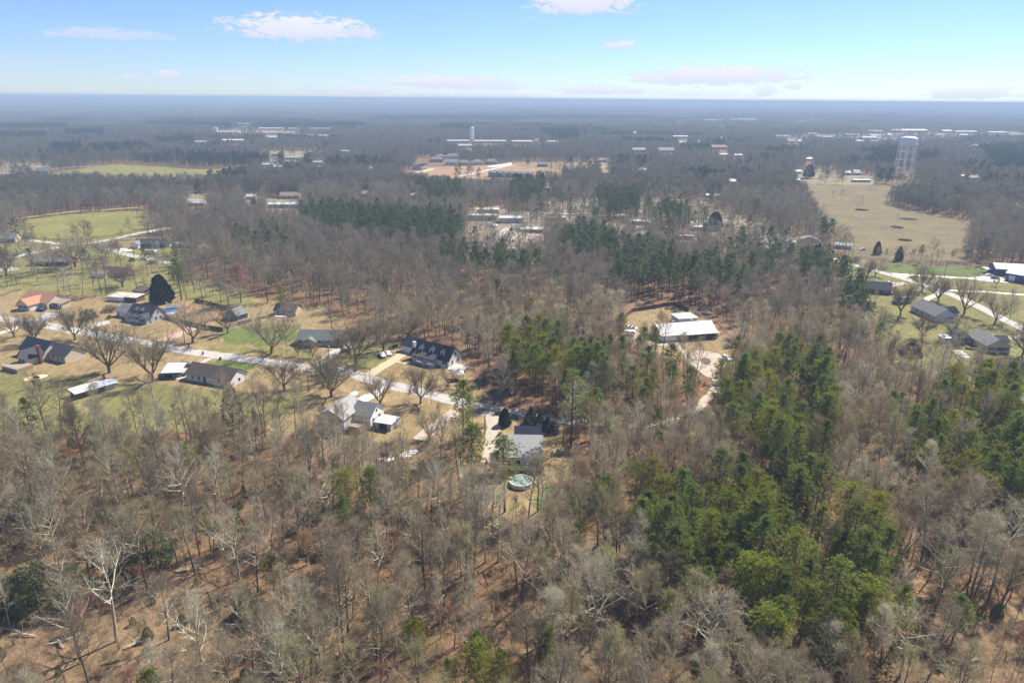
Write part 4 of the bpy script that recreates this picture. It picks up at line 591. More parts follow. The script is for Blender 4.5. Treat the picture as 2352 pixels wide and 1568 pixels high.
def bare_tree(seed, H=20.0, base=.38, spread=.22, nl=17, n2=7, n3=6, n4=4, tw=.032, tl=1.0, elev=(22, 62), trunk_r=.26, lod=0, vase=0, lift=.07):
    """a leafless hardwood: (trunk, crown); crown slots 0 limbs 1 twigs"""
    r = random.Random(seed); T = MB(); K = MB()
    sides = (7, 5, 4, 3) if lod == 0 else (5, 3, 3, 3)
    lean = Vector((r.uniform(-.05, .05), r.uniform(-.05, .05), 1))
    if vase: main = limb(T, Vector((0, 0, -.3)), lean, H * base, trunk_r * 1.25, trunk_r, 3, sides[0], r, .06, .1, 0)
    else: main = limb(T, Vector((0, 0, -.3)), lean, H * .93, trunk_r, .035, 8 if lod == 0 else 4, sides[0], r, .055, .06, 0)
    limbs = []
    if vase:
        top = main[-1][0]
        for i in range(vase):
            a = 6.283 * (i + r.uniform(-.25, .25)) / vase; e = rad(r.uniform(*elev)); d = Vector((math.cos(a) * math.cos(e), math.sin(a) * math.cos(e), math.sin(e)))
            L = H * r.uniform(.55, .74); ps = limb(K, top - Vector((0, 0, r.uniform(0, .6))), d, L, trunk_r * .62, .05, 5 if lod == 0 else 3, sides[1], r, .10, lift, 0); limbs.append((ps, L, trunk_r * .5))
            for j in range(3):
                q, dd, rr = along(ps, r.uniform(.22, .62)); L2 = L * r.uniform(.42, .62); ps2 = limb(K, q, (dd + rvec(r) * .75 + Vector((0, 0, .15))).normalized(), L2, rr * .7, .035, 4 if lod == 0 else 2, sides[2], r, .12, lift, 0); limbs.append((ps2, L2, rr * .6))
    else:
        for i in range(nl):
            t = base + (1 - base) * ((i + r.random()) / nl) ** .9 * .97; q, dd, rr = along(main, min(t, .99))
            e = rad(elev[0] + (elev[1] - elev[0]) * ((t - base) / (1 - base)) + r.uniform(-14, 14)); a = i * 2.4 + r.uniform(-.5, .5)
            L = H * spread * (1.15 - .75 * ((t - base) / (1 - base)) ** 1.4) * r.uniform(.7, 1.25)
            ps = limb(K, q, Vector((math.cos(a) * math.cos(e), math.sin(a) * math.cos(e), math.sin(e))), L, min(rr * .7, .15), .035, 4 if lod == 0 else 2, sides[1], r, .14, lift, 0); limbs.append((ps, L, min(rr * .5, .08)))
        limbs.append(([main[-3], main[-2], main[-1]], H * .2, .05))
    for (ps, L, r0) in limbs:
        for j in range(n2):
            q, dd, rr = along(ps, min(.99, .22 + .78 * (j + r.random()) / n2)); d2 = (dd * .8 + rvec(r) * .85 + Vector((0, 0, .22))).normalized(); L2 = max(.9, L * r.uniform(.28, .46))
            if lod == 0: p2 = limb(K, q, d2, L2, max(.022, rr * .5), .014, 2, 3, r, .16, lift, 0)
            else:
                blade(K, q, d2, L2, .12, r, 0); p2 = [(q, .03), (q + d2 * L2, .01)]
            for k in range(n3):
                q3, d3, _ = along(p2, .15 + .85 * (k + r.random()) / n3 * .99); d3 = (d3 * .7 + rvec(r) * .8 + Vector((0, 0, .25))).normalized(); L3 = tl * r.uniform(.8, 1.5)
                blade(K, q3, d3, L3, tw * 1.25, r, 1)
                for x in range(n4): blade(K, q3 + d3 * L3 * r.uniform(.2, .9), (d3 * .6 + rvec(r) * .8 + Vector((0, 0, .2))).normalized(), tl * r.uniform(.45, .85), tw, r, 1)
    return T, K
def tuft(K, p, out, r, n, l, wd, m=1):
    for i in range(n): blade(K, p, (rvec(r) + out * .75 + Vector((0, 0, .35))).normalized(), l * r.uniform(.7, 1.2), wd, r, m)
def pine_tree(seed, H=20.0, base=.5, R=3.0, nb=40, nt=9, nn=13, nl=.62, nw=.10, lod=0, shape=.75, dead=5):
    r = random.Random(seed); T = MB(); K = MB()
    main = limb(T, Vector((0, 0, -.3)), Vector((r.uniform(-.03, .03), r.uniform(-.03, .03), 1)), H * .98, .24 * H / 20, .05, 7 if lod == 0 else 3, 6 if lod == 0 else 4, r, .02, .05, 0)
    for i in range(nb):
        f = (i + r.random()) / nb; t = base + (1 - base) * f; q, dd, rr = along(main, min(t, .985))
        prof = (math.sin(min(1, (1 - f) * 1.35 + .06) * math.pi / 2) ** shape) * (.55 + .45 * min(1, f * 3 + .25)); L = R * prof * r.uniform(.65, 1.2) + .35
        a = i * 2.4 + r.uniform(-.6, .6); e = rad(r.uniform(-8, 22) + 45 * f * f); d = Vector((math.cos(a) * math.cos(e), math.sin(a) * math.cos(e), math.sin(e)))
        if lod == 0: ps = limb(K, q, d, L, .05, .02, 2, 3, r, .10, .10, 0)
        else: blade(K, q, d, L, .12, r, 0); ps = [(q, .04), (q + d * L, .01)]
        for j in range(nt):
            p2, d2, _ = along(ps, .28 + .72 * (j + r.random()) / nt * .99); off = rvec(r) * (.28 + .10 * L); tuft(K, p2 + off, (d2 + off * .5).normalized(), r, nn, nl, nw)
    for i in range(dead if lod == 0 else 0):
        q, dd, rr = along(main, base * r.uniform(.6, .98)); a = r.uniform(0, 6.28); limb(K, q, Vector((math.cos(a), math.sin(a), r.uniform(-.1, .3))), r.uniform(.8, 2.6), .035, .012, 2, 3, r, .15, 0, 0)
    tuft(K, main[-1][0], Vector((0, 0, 1)), r, nn * 2, nl, nw); return T, K
def cone_tree(seed, H=10.0, R=3.2, n=5200, l=.5, wd=.16, skirt=.05, power=.75):
    r = random.Random(seed); T = MB(); K = MB(); limb(T, Vector((0, 0, -.2)), Vector((0, 0, 1)), H * .9, .2, .04, 3, 5, r, .02, 0, 0)
    lob = [(r.uniform(0, 6.28), r.uniform(0, 1), r.uniform(.12, .3)) for _ in range(26)]
    for i in range(n):
        f = r.random() ** 1.35; a = r.uniform(0, 6.283); rr = R * (1 - f) ** power * r.uniform(.72, 1.0) * min(1, .6 + f * 6)
        for (la, lf, s) in lob:
            dd = abs((a - la + 3.14159) % 6.2832 - 3.14159); rr *= 1 + s * math.exp(-(dd / .35) ** 2 - ((f - lf) / .08) ** 2)
        p = Vector((math.cos(a) * rr, math.sin(a) * rr, H * (skirt + (1 - skirt) * f))); o = Vector((math.cos(a), math.sin(a), .5)); blade(K, p, (rvec(r) + o * .8).normalized(), l * r.uniform(.6, 1.2), wd, r, 1)
    return T, K
def shrub(seed, H=2.0, R=1.5, n=700, l=.4, wd=.10, up=.3):
    r = random.Random(seed); T = MB(); K = MB()
    for i in range(5): limb(T, Vector((0, 0, -.1)), Vector((r.uniform(-.5, .5), r.uniform(-.5, .5), 1)), H * .7, .05, .02, 2, 3, r, .2, 0, 0)
    for i in range(n):
        d = rvec(r); d.z = abs(d.z); s = r.random() ** .4; blade(K, Vector((d.x * R * s, d.y * R * s, .1 + d.z * H * .92 * s)), (rvec(r) + d * .6 + Vector((0, 0, up))).normalized(), l * r.uniform(.6, 1.2), wd, r, 1)
    return T, K
PROTO = {}
def proto(key, tk, trunk_m, crown_ms):
    T, K = tk
    PROTO[key] = (T.mesh('trunk', trunk_m), K.mesh('crown', crown_ms), T, K, trunk_m, crown_ms)
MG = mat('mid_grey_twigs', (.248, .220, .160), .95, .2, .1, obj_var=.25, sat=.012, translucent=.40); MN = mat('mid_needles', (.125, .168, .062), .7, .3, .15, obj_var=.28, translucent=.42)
G1, B1, P1, R1, D1, F1, O1 = M_TWIGS
# kind, seeds: forest hardwoods
for i, (tm, lm, twm) in enumerate([(M_BARK, M_GREYLIMB, G1), (M_BARK, M_GREYLIMB, B1), (M_BARK, M_GREYLIMB, B1), (M_BARK, M_PALE, G1), (M_GREYLIMB, M_PALE, P1), (M_BARK, M_GREYLIMB, O1), (M_BARK, M_PALE, G1), (M_BARK, M_BARK, D1)]):
    proto('bare%d' % i, bare_tree(100 + i, 20, base=.34 + .04 * (i % 3), spread=.19 + .035 * (i % 4), nl=15 + i % 4), tm, [lm, twm])
proto('white0', bare_tree(140, 20, base=.42, spread=.34, nl=15, n3=5, n4=3, elev=(8, 60), trunk_r=.34), M_GREYLIMB, [M_PALE, P1]); proto('white1', bare_tree(141, 20, base=.30, spread=.30, nl=18, n3=5, n4=4, elev=(15, 65), trunk_r=.30), M_GREYLIMB, [M_PALE, P1])
proto('red0', bare_tree(150, 10, base=.2, spread=.36, nl=16, elev=(25, 65), tw=.04, trunk_r=.16), M_BARK, [M_GREYLIMB, mat('dull_red_twigs', (.30, .175, .14), .95, .2, .3, obj_var=.12, translucent=.4)]); proto('red1', bare_tree(151, 10, base=.15, spread=.42, nl=18, elev=(20, 60), tw=.04, trunk_r=.16), M_BARK, [M_GREYLIMB, R1])
for i in range(4): proto('pecan%d' % i, bare_tree(160 + i, 12, base=.17, vase=5 + i % 2, n2=9, n3=6, n4=5, tw=.034, tl=1.0, elev=(36, 68), trunk_r=.27, lift=.05), M_BARK, [M_BARK, D1 if i % 2 else G1])
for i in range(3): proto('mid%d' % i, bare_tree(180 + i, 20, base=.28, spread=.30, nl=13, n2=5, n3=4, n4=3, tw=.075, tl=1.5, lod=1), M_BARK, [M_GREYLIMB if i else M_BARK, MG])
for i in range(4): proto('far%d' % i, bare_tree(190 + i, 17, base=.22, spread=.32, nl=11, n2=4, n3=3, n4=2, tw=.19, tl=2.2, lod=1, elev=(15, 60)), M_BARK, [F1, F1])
for i in range(6): proto('pine%d' % i, pine_tree(200 + i, 20, base=(.45, .55, .38, .62, .5, .3)[i], R=(3.5, 3.2, 4.0, 4.2, 2.6, 3.7)[i], nb=(54, 48, 62, 46, 46, 66)[i], shape=(.7, .8, .9, .55, .7, 1.0)[i]), M_PINEBARK, [M_PINEBARK, M_NEEDLEY if i in (3, ) else M_NEEDLE])
proto('youngpine0', pine_tree(220, 20, base=.42, R=4.2, nb=66, shape=.6), M_PINEBARK, [M_PINEBARK, M_NEEDLEY]); proto('sparsepine0', pine_tree(221, 20, base=.42, R=2.6, nb=40, nt=5, nn=10, dead=14), M_PINEBARK, [M_GREYLIMB, M_NEEDLE])
for i in range(3): proto('midpine%d' % i, pine_tree(230 + i, 19, base=.42 + .06 * i, R=3.2, nb=26, nt=5, nn=9, nl=.9, nw=.26, lod=1), M_PINEBARK, [M_BARK, MN])
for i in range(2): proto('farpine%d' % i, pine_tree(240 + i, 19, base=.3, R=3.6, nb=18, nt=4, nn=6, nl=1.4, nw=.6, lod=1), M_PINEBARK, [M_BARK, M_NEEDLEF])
proto('cedar0', cone_tree(250, 11, 3.9, 12000, .6, .24, .05, .5), M_BARK, [M_BARK, M_CEDAR]); proto('round0', cone_tree(253, 12, 5.0, 9000, .8, .30, .12, .36), M_BARK, [M_BARK, M_NEEDLEF]); proto('cypress0', cone_tree(251, 5, 1.7, 3200, .35, .11, .02, .9), M_BARK, [M_BARK, M_CEDAR]); proto('roundtop0', cone_tree(252, 9, 4.2, 9000, .55, .22, .35, .42), M_BARK, [M_BARK, M_CEDAR])
proto('shrub0', shrub(260), M_BARK, [M_BARK, D1]); proto('bush0', shrub(261), M_BARK, [M_BARK, M_CEDAR]); proto('holly0', cone_tree(262, 6, 2.4, 2300, .55, .13, .03, .45), M_BARK, [M_BARK, M_HOLLY])
proto('brush0', shrub(263, 1.3, 1.5, 260, .9, .03, .6), M_BARK, [M_BARK, B1]); proto('brush1', shrub(264, 2.2, 1.6, 300, 1.1, .03, .8), M_BARK, [M_BARK, G1]); proto('sapling0', bare_tree(265, 8, base=.25, spread=.26, nl=10, n2=4, n3=4, n4=3, trunk_r=.07, tw=.028, tl=.7), M_BARK, [M_GREYLIMB, G1])
PH = {'bare': 20, 'white': 20, 'red': 10, 'pecan': 11, 'mid': 20, 'far': 17, 'pine': 20, 'youngpine': 20, 'sparsepine': 20, 'midpine': 19, 'farpine': 19, 'cedar': 11, 'cypress': 5, 'roundtop': 9, 'round': 12, 'shrub': 2, 'bush': 2, 'holly': 6, 'brush': 1.3, 'sapling': 8}
def plant(key, name, loc, h, rz, label, cat, group=None, fat=1.0, tilt=(0, 0)):
    k = key.rstrip('0123456789'); s = h / PH[k]
    e = empty(name, loc, rz, label, cat, group); e.scale = (s * fat, s * fat, s); e.rotation_euler = (tilt[0], tilt[1], rz)
    link('trunk', PROTO[key][0], e); link('crown', PROTO[key][1], e); return e
# ------------------------------------------------------------------ the trees one can tell apart
def htop(k, x, y, yt):
    p = g(k, x, y); u, v = px(k, x, yt); lo, hi = 0.0, 60.0
    for _ in range(40):
        m = (lo + hi) / 2; _, vv = proj(np.array([p.x]), np.array([p.y]), np.array([m])); lo, hi = (m, hi) if vv[0] > v else (lo, m)
    return p, lo
rs = random.Random(77)
KIND = {'bare': ('bare_tree', 'tree'), 'white': ('bare_tree', 'tree'), 'pecan': ('bare_tree', 'tree'), 'mid': ('bare_tree', 'tree'), 'red': ('budding_tree', 'tree'), 'pine': ('pine_tree', 'pine tree'), 'youngpine': ('pine_tree', 'pine tree'), 'sparsepine': ('pine_tree', 'pine tree'), 'midpine': ('pine_tree', 'pine tree'), 'cedar': ('evergreen_tree', 'evergreen tree'), 'cypress': ('evergreen_tree', 'evergreen tree'), 'round': ('evergreen_tree', 'evergreen tree'), 'roundtop': ('evergreen_tree', 'evergreen tree'), 'holly': ('evergreen_tree', 'evergreen tree'), 'shrub': ('shrub', 'shrub'), 'bush': ('shrub', 'shrub'), 'sapling': ('bare_tree', 'tree')}
def T(key, k, x, y, yt, label, fat=1.0, group=None, keep=2.6, tilt=(0, 0)):
    p, h = htop(k, x, y, yt); kd = key.rstrip('0123456789'); nm, cat = KIND[kd]
    if nm == 'bare_tree': N_BARE[0] += 1
    if nm == 'pine_tree': N_PINE[0] += 1
    KEEP.append((p, keep)); return plant(key, nm, p, h, rs.uniform(0, 6.28), label, cat, group, fat, tilt)
YT = 'leafless yard trees'
for row in [
 ('pecan0','5',130,1205,960,'leaning leafless tree nearest the left edge of the main road',1),('pecan1','5',315,1262,985,'dark leafless tree between the main road and the lower-left cream house',.9),('pecan2','5',362,1166,1020,'small leafless tree at the road edge by the grey drive',.9),('pecan3','5',690,1228,925,'wide leafless tree on the road edge below the terracotta-roofed house',1.1),
 ('pecan1','5',1005,1528,1050,'big spreading leafless tree on the dry lawn below the two-dormer house',1.05),('pecan2','a',1405,238,-255,'tall vase-shaped leafless tree left of the pale blue carport',1.0),('pecan0','5',1770,1258,868,'dark leafless tree in front of the long brown fence',1.05),('pecan3','5',2092,1165,900,'leafless tree at the corner of the brown fence',.8),('sapling0','5',2015,1300,1200,'very small bare tree on the green lawn edge by the road',1.3),('sapling0','5',735,1370,1235,'slender bare sapling right of the lower-left cream house',1.2),
 ('pecan1','5',62,640,345,'leafless tree at the far left edge below the pasture',1.0),('bare3','5',432,622,345,'leafless tree in front of the long brick ranch house, left of its group',1.1),('bare0','5',482,608,330,'leafless tree in front of the long brick ranch house, middle of its group',1.0),('bare6','5',352,600,330,'leafless tree at the left end of the long brick ranch house',1.1),('bare2','5',515,600,370,'leafless tree in front of the long brick ranch house, right of its group',.9),('pecan2','5',690,560,255,'leafless tree beside the upper road, left of the low pine',1.1),('pecan0','5',970,470,300,'wide leafless tree at the upper road fork',1.5),
 ('bare5','5',932,790,500,'leafless tree above the white-roofed open shed, left one',1.0),('bare1','5',980,805,440,'tall leafless tree above the rust-streaked shed',1.3),('pecan3','5',1130,740,520,'leafless tree before the half-hidden brick house',1.3),('bare0','5',1272,797,520,'leafless tree left of the dark cone-shaped evergreen',1.3),('bare2','5',1335,790,540,'dark leafless tree beside the cone-shaped evergreen',1.0),('white1','5',655,810,560,'very wide pale leafless tree above the terracotta-roofed house',1.7),('bare6','5',540,800,600,'pale leafless tree right of the terracotta roof',1.4),('bare5','5',760,800,600,'grey leafless tree left of the open shed',1.4),('bare0','5',860,700,450,'leafless tree on the yellow lawn above the open shed',1.2),
 ('bare3','5',1360,292,40,'tall leafless tree at the right corner of the big pasture',1.2),('bare0','5',1440,262,50,'second leafless tree at the right corner of the big pasture',1.1),('bare6','5',1485,265,70,'third leafless tree at the right corner of the big pasture',1.0),('bare2','5',1600,312,40,'dark leafless tree behind the brick ranch house',1.3),('bare2','5',1660,300,60,'dark leafless tree right of the brick ranch house',1.2),
 ('bare1','5',1870,892,560,'leafless tree beside the open fenced yard',1.1),('bare0','5',1785,770,470,'leafless tree on the shaded brown lawn',1.2),('white1','5',1910,605,345,'wide pale leafless tree left of the cream gabled shed',1.5),('bare5','5',2080,760,600,'leafless tree left of the red budding tree',1.0),('bare3','5',1960,820,640,'thin leafless tree on the brown lawn above the slate blue shed',1.1),('bare0','5',2130,1010,700,'leafless tree beside the slate blue shed',1.0),
 ('pecan0','6',140,1350,955,'large leafless tree on the green lawn left of the stone ranch house',1.1),('pecan1','6',386,1370,1225,'small dark leafless tree in front of the stone ranch house, left one',.7),('pecan2','6',520,1390,1225,'small leafless tree in front of the stone ranch house, right one',1.0),('sapling0','6',285,1360,1180,'slim pale bare tree left of the stone ranch house',1.3),('pecan3','6',922,1452,1040,'leaning leafless tree between the two drives',1.3),('pecan1','6',1172,1325,1000,'leafless tree behind the parked white pickup',1.1),('pecan2','6',855,1355,1110,'leafless tree over the olive car',1.0),('bare5','6',1115,1258,1000,'grey leafless tree behind the white cars',1.4),('bare7','6',705,1158,930,'dark leafless tree behind the stone ranch house',1.7),('pecan0','6',1412,1215,950,'dark leafless tree behind the blue-black garage roof',1.3),('sapling0','6',992,1280,1140,'small leafless tree beyond the stone ranch drive',1.3),('bare0','6',110,880,500,'tall leafless tree at the woods edge left of the small tan house',1.2),('bare1','6',330,1075,780,'thin dark leafless tree before the small tan house',.8),('bare2','6',465,935,690,'bent dark leafless tree right of the small tan house',.8),
 ('pecan3','b',262,455,130,'wide multi-stemmed leafless tree below the main road, left one',1.25),('pecan0','b',630,372,95,'leafless tree on the lower edge of the main road',1.1),('pecan1','b',690,506,150,'wide leafless tree on the orange lawn below the main road',1.3),('pecan2','b',1142,605,255,'leafless tree beside the new concrete drive',1.0),('pecan3','b',1512,568,215,'leafless tree before the three-dormer house, left one',1.0),('bare5','b',1612,570,380,'ivy-tinged leafless tree right of the dry lawn',.9),('pecan0','b',1765,408,220,'leafless tree below the white patio',1.2),('pecan2','b',1595,905,640,'leaning leafless tree left of the tall twin pines',1.0),('bare2','b',1705,840,560,'dark thin leafless tree left of the tall twin pines',.8),('bare0','b',1345,755,590,'grey leafless tree behind the white hip roof',1.7),
 ('bare3','b',1305,1492,840,'tall slim leafless tree standing alone in front of the lying white boards',.85),('white0','b',1330,900,740,'grey-green leafless tree right of the white hip roof',.9),('bare2','b',505,1110,560,'dark tall leafless tree left of the pale grey house',.7),('bare1','b',760,1080,560,'dark leafless tree in front of the pale grey house',.7),('bare2','b',600,1290,860,'thin dark leafless tree below the pale grey house',.5),
 ('pecan0','8',635,682,495,'leafless tree at the upper left of the road bend',1.0),('pecan1','8',905,672,490,'leafless tree beside the brick and white farmhouse roof',1.0),('pecan2','8',985,642,470,'broad leafless tree behind the farmhouse',1.0),('pecan3','8',1412,778,545,'leafless tree at the fork of the white drive',1.0),('pecan1','8',1565,872,650,'leafless tree behind the grey gabled house',1.2),('pecan2','8',1802,992,600,'tall leafless tree in front of the right-hand road',.8),('pecan0','8',2080,1080,775,'leafless tree right of the road near the right edge',.9),('pecan3','8',1215,1005,680,'large leafless tree before the grey gabled house, left one',.8),('pecan1','8',1410,1212,990,'low forked leafless tree on the yellow lawn',1.1),('pecan2','8',1700,1232,1020,'leafless tree at the corner of the cream L-shaped house',1.3),('bare0','8',985,945,760,'leafless tree right of the low pines, below the farmhouse',.9),('pecan0','8',525,562,430,'leafless tree at the start of the right-hand road',1.0),('pecan1','8',370,470,330,'leafless tree behind the slate-roofed house',1.0),('pecan3','8',770,580,440,'leafless tree left of the road bend, upper one',1.0),('pecan2','8',2095,735,650,'small leafless tree below the blue metal barn',.8),('bare1','8',1330,860,610,'thin leafless tree left of the grey gabled house',.8),('sapling0','8',1975,750,660,'sapling beside the white drive',1.2),('bare2','8',2220,1040,760,'dark clump-stemmed leafless tree at the right edge by the road',.9),
 ('pecan0','d',1940,432,40,'large leafless tree below the cream L-shaped house',1.2),('pecan1','d',2306,440,150,'forked leafless tree at the right edge above the round pool',1.2),('bare0','d',1100,230,20,'pale twin leafless tree left of the round-topped evergreen',1.0),('bare5','d',1440,200,60,'leafless tree right of the round-topped evergreen',1.3),('pecan3','d',2335,130,-180,'leafless tree at the right edge beside the cream house',1.0),
 ('white0','e',1072,1182,330,'whitish spreading tree standing alone at the lower left',1.05),('white1','e',1882,1560,700,'grey-white tree right of the lone whitish tree, at the bottom edge',.95),('bare6','e',592,866,280,'pale leafless tree beside the evergreen shrubs, lower left',1.1),('white1','e',92,1052,540,'grey leafless tree at the left edge, lower corner',.7),('bare3','e',2110,1560,1040,'thin trunk at the bottom edge right of the lone whitish tree',.6),('bare2','e',1640,495,-80,'leafless tree with long pale arms above the lone whitish tree',1.1),
 ('white1','g',1070,900,240,'bright whitish tree with fan-shaped crown in front of the long pine stand',1.35),('white0','g',1760,1500,720,'whitish tree below the pine stand, left of the yellow-topped pine',1.1),('white1','g',1900,1480,740,'whitish tree touching the pine stand at the bottom',.9),('bare4','g',370,1560,700,'pale tall tree at the bottom edge, centre right',1.2),('white0','h',1215,1500,900,'whitish fan-crowned tree right of the yellow-topped pine',1.25),('white0','d',1190,1490,1180,'low whitish tree in the grove between the two pine hills',1.4),('white1','h',2120,520,-100,'wide grey-white tree at the right edge below the pine hill',1.3),('white1','d',1600,1420,1170,'whitish tree below the lobed yellow-green pine',1.0),
 ('bare4','f',1700,1150,560,'pale narrow tree at the bottom, left of the lower pines',.75),('bare4','f',1990,1150,480,'pale narrow tree just left of the bottom pines',.8),('white0','f',1120,700,180,'pale leafless tree with pinkish neighbours, bottom centre',.9),
 ('bare5','c',235,1560,990,'olive-tinged wide leafless tree right of the round pool',1.5),('bare2','c',285,1565,1120,'thin dark tree at the green strip by the pool yard',.6)]:
    T(*row[:6], fat=row[6], group=None)
# pines, evergreens, budding trees that stand out
for row in [
 ('midpine1','5',812,600,385,'round low pine beside the upper road',1.5),('pine4','5',1668,860,478,'tall pine on the brown lawn right of the cone-shaped evergreen',1.5),('cedar0','5',1488,882,632,'big dark cone-shaped evergreen behind the two-dormer house',1.15),('youngpine0','6',245,985,725,'slender light green pine before the small tan house',.8),
 ('pine2','b',1905,1010,365,'tall dense pine at the end of the main road',1.05),('pine0','b',1978,1425,760,'tall airy pine in front of the dense one, beside the gravel drive',1.2),('pine0','b',2285,1568,885,'pine in front of the pool house, beside the gravel drive',1.3),('sparsepine0','c',540,968,225,'tall lone pine with drooping lower branches above the pool yard',1.25),('pine2','c',730,905,440,'broad dark pine right of the lone pine',1.7),('youngpine0','c',890,1100,720,'yellow-green pine in front of the broad dark pine',1.3),('pine1','c',1105,690,210,'tall dark pine beside the lane, centre',1.3),('pine2','c',1230,680,330,'wide dark pine right of the tall dark lane pine',1.2),('pine4','c',1425,520,10,'narrow dark pine in front of the white-roofed house',1.2),('pine4','c',1190,215,-140,'leftmost pine in front of the white-roofed house',1.2),('pine4','c',1300,250,-130,'slim dark pine in front of the white-roofed house',.8),('pine2','c',1290,1020,610,'grey-green broad pine below the lane',1.3),('pine3','c',1880,590,180,'airy pine beside the gravel circle, front right',1.1),('pine0','c',1595,700,230,'olive pine left of the gravel lane bend',1.1),
 ('youngpine0','c',1130,1520,1105,'bright-topped pine right of the pink budding tree',1.3),('pine5','c',1720,1420,1080,'round pine in the middle of the long pine stand',1.3),('pine1','c',790,1560,1225,'small narrow pine beside the pink budding tree',.9),('pine2','c',585,1680,1420,'dark round pine below the pool yard',1.5),
 ('pine3','h',820,1300,650,'broad pine with a bright yellow-green top, lower right',2.0),('youngpine0','h',570,1060,545,'light green pine behind the yellow-topped pine',1.1),('pine5','h',1690,1190,745,'lone round pine near the right edge, bottom',1.6),('pine5','h',770,640,320,'dark pine right of the pine stand',1.6),('youngpine0','d',1790,1350,1085,'lobed yellow-green pine at the foot of the right pine hill',1.6),('youngpine0','d',1800,1150,860,'yellow-green pine above the lobed one on the right pine hill',1.9),('pine2','d',1200,760,470,'lone green pine in the grey grove between the pine hills',1.9),('roundtop0','d',1290,210,15,'round-topped dark evergreen on the lawn edge',1.0),('holly0','d',1680,420,225,'round light green evergreen below the cream house',1.7),
 ('youngpine0','g',840,900,340,'bright green pine left of the fan-shaped whitish tree',1.0),('pine5','g',1430,860,120,'large dense pine right of the fan-shaped whitish tree',1.6),('youngpine0','g',1960,760,370,'yellow-green lobed pine in the front row of the pine stand',1.3),('pine1','g',2180,1500,900,'slim pine at the lower front of the pine stand',1.3),('youngpine0','f',2030,1800,1190,'yellow-green pine at the bottom edge, centre',1.1),('youngpine0','f',2230,1850,1290,'second yellow-green pine at the bottom edge, centre',1.1),('pine2','f',1790,1800,1340,'darker pine at the bottom edge, centre',1.0),('pine3','h',-80,1600,880,'pine at the left foot of the yellow-topped pine',1.3),
 ('cedar0','8',1200,500,370,'dark cone cedar on the verge before the brown field',.8),('cedar0','8',1000,440,325,'dark cedar left of the cone cedar',.9),('pine3','8',1390,525,360,'small airy pine on the verge before the brown field',1.1),('round0','7',1862,215,55,'round dark evergreen right of the tan trailer',1.1),('cypress0','7',1715,358,285,'small dark cone evergreen below the brown trailer',1.2),('round0','1',1560,1215,1120,'dark round cedar above the pasture woods',1.3),('round0','4',370,985,860,'round evergreen at the top left of the brown field',1.0),('midpine1','2',1425,1070,935,'lone flat-topped pine before the clay site',1.2),('round0','4',1460,880,790,'round dark evergreen right of the big water tower',1.3),('midpine1','3',145,900,800,'round dark evergreen above the townhouse row',1.5),('round0','3',535,840,780,'dark evergreen before the dry lawns',1.3),
 ('bush0','5',820,1030,945,'clipped dark bush below the open shed',1.3),('shrub0','5',265,305,240,'round brown bush on the pasture edge',1.2),('cedar0','b',2285,765,615,'dark glossy evergreen by the gravel drive',1.05),('bush0','b',2240,862,830,'small round bush beside the gravel drive',1.0),('bush0','7',1855,1198,1155,'dark bush at the porch end of the white-roofed house',1.0),('shrub0','5',1015,965,905,'dark bush left of the two-dormer house',1.6),('shrub0','5',1520,1030,985,'clipped bush at the right corner of the two-dormer house',1.2),('bush0','5',1010,1030,995,'low bush at the left wing of the two-dormer house',1.1),('shrub0','5',1395,528,488,'dry bush at the bend of the upper road',1.4),('bush0','5',1210,505,468,'bush beside the upper utility pole',1.0),
 ('red0','5',2215,885,545,'dull red budding tree in the brown lawn',1.15),('red1','c',655,1440,1085,'orange-pink budding tree right of the pool yard',1.05),('red0','c',520,1540,1310,'smaller pinkish budding tree below the orange-pink one',1.3),('red1','f',470,480,180,'pink budding tree at the bottom, left one',.9),('red1','f',760,560,290,'orange budding tree at the bottom, middle one',1.0),('red0','f',1140,480,240,'pale pink budding tree at the bottom, right one',1.2),('red0','a',690,690,425,'reddish budding tree below the long white-roofed shed',1.1),('red1','d',640,900,640,'rust-coloured budding tree between the two pine stands',1.1),('red1','d',480,1540,1250,'red-brown budding tree at the right edge of the long pine stand',1.4),('red0','d',1690,1560,1330,'dull red budding tree at the right, below the lobed pine',1.2),('red0','f',1570,1080,850,'orange-brown budding tree at the bottom, right of centre',1.0),('red1','f',1290,900,700,'tan-orange budding tree at the bottom centre',1.0)]:
    T(*row[:6], fat=row[6])
for i, (x, y) in enumerate([(172, 752), (252, 795), (325, 822), (385, 838)]):
    T('cypress0', 'c', x, y, y - 150 + 8 * i, ('leftmost', 'second', 'third', 'rightmost')[i] + ' dark evergreen of the row by the gravel lane', 1.25, group='evergreen row along the lane fence')
for (x, y, yt, lab, f) in [(150, 900, 600, 'dense dark evergreen at the lower left edge', 1.3), (640, 640, 480, 'evergreen shrub mass above the lone whitish tree', 1.6), (1370, 470, 170, 'dark evergreen under the pale arched limbs', 1.6), (360, 880, 480, 'evergreen left of the lone whitish tree', 1.2), (930, 800, 600, 'evergreen behind the trunk of the lone whitish tree', 1.0), (2280, 960, 720, 'dark evergreen at the bottom, right of the lower left corner', 1.3), (880, 130, -30, 'tall green evergreen in the lower left woods', 1.0)]: T('holly0', 'e', x, y, yt, lab, f)
T('holly0', 'e', 250, 60, -150, 'wide green evergreen at the left edge of the lower woods', 1.8); T('holly0', 'f', 20, 1010, 800, 'low green evergreen at the bottom left of centre', 1.2); T('holly0', 'f', 450, 880, 690, 'small dark evergreen at the bottom left of centre', .8); T('holly0','a',850,800,640,'dark evergreen under bare trees below the long shed',1.0); T('holly0','a',2150,640,290,'ivy-covered tree right of the long white house',.7)
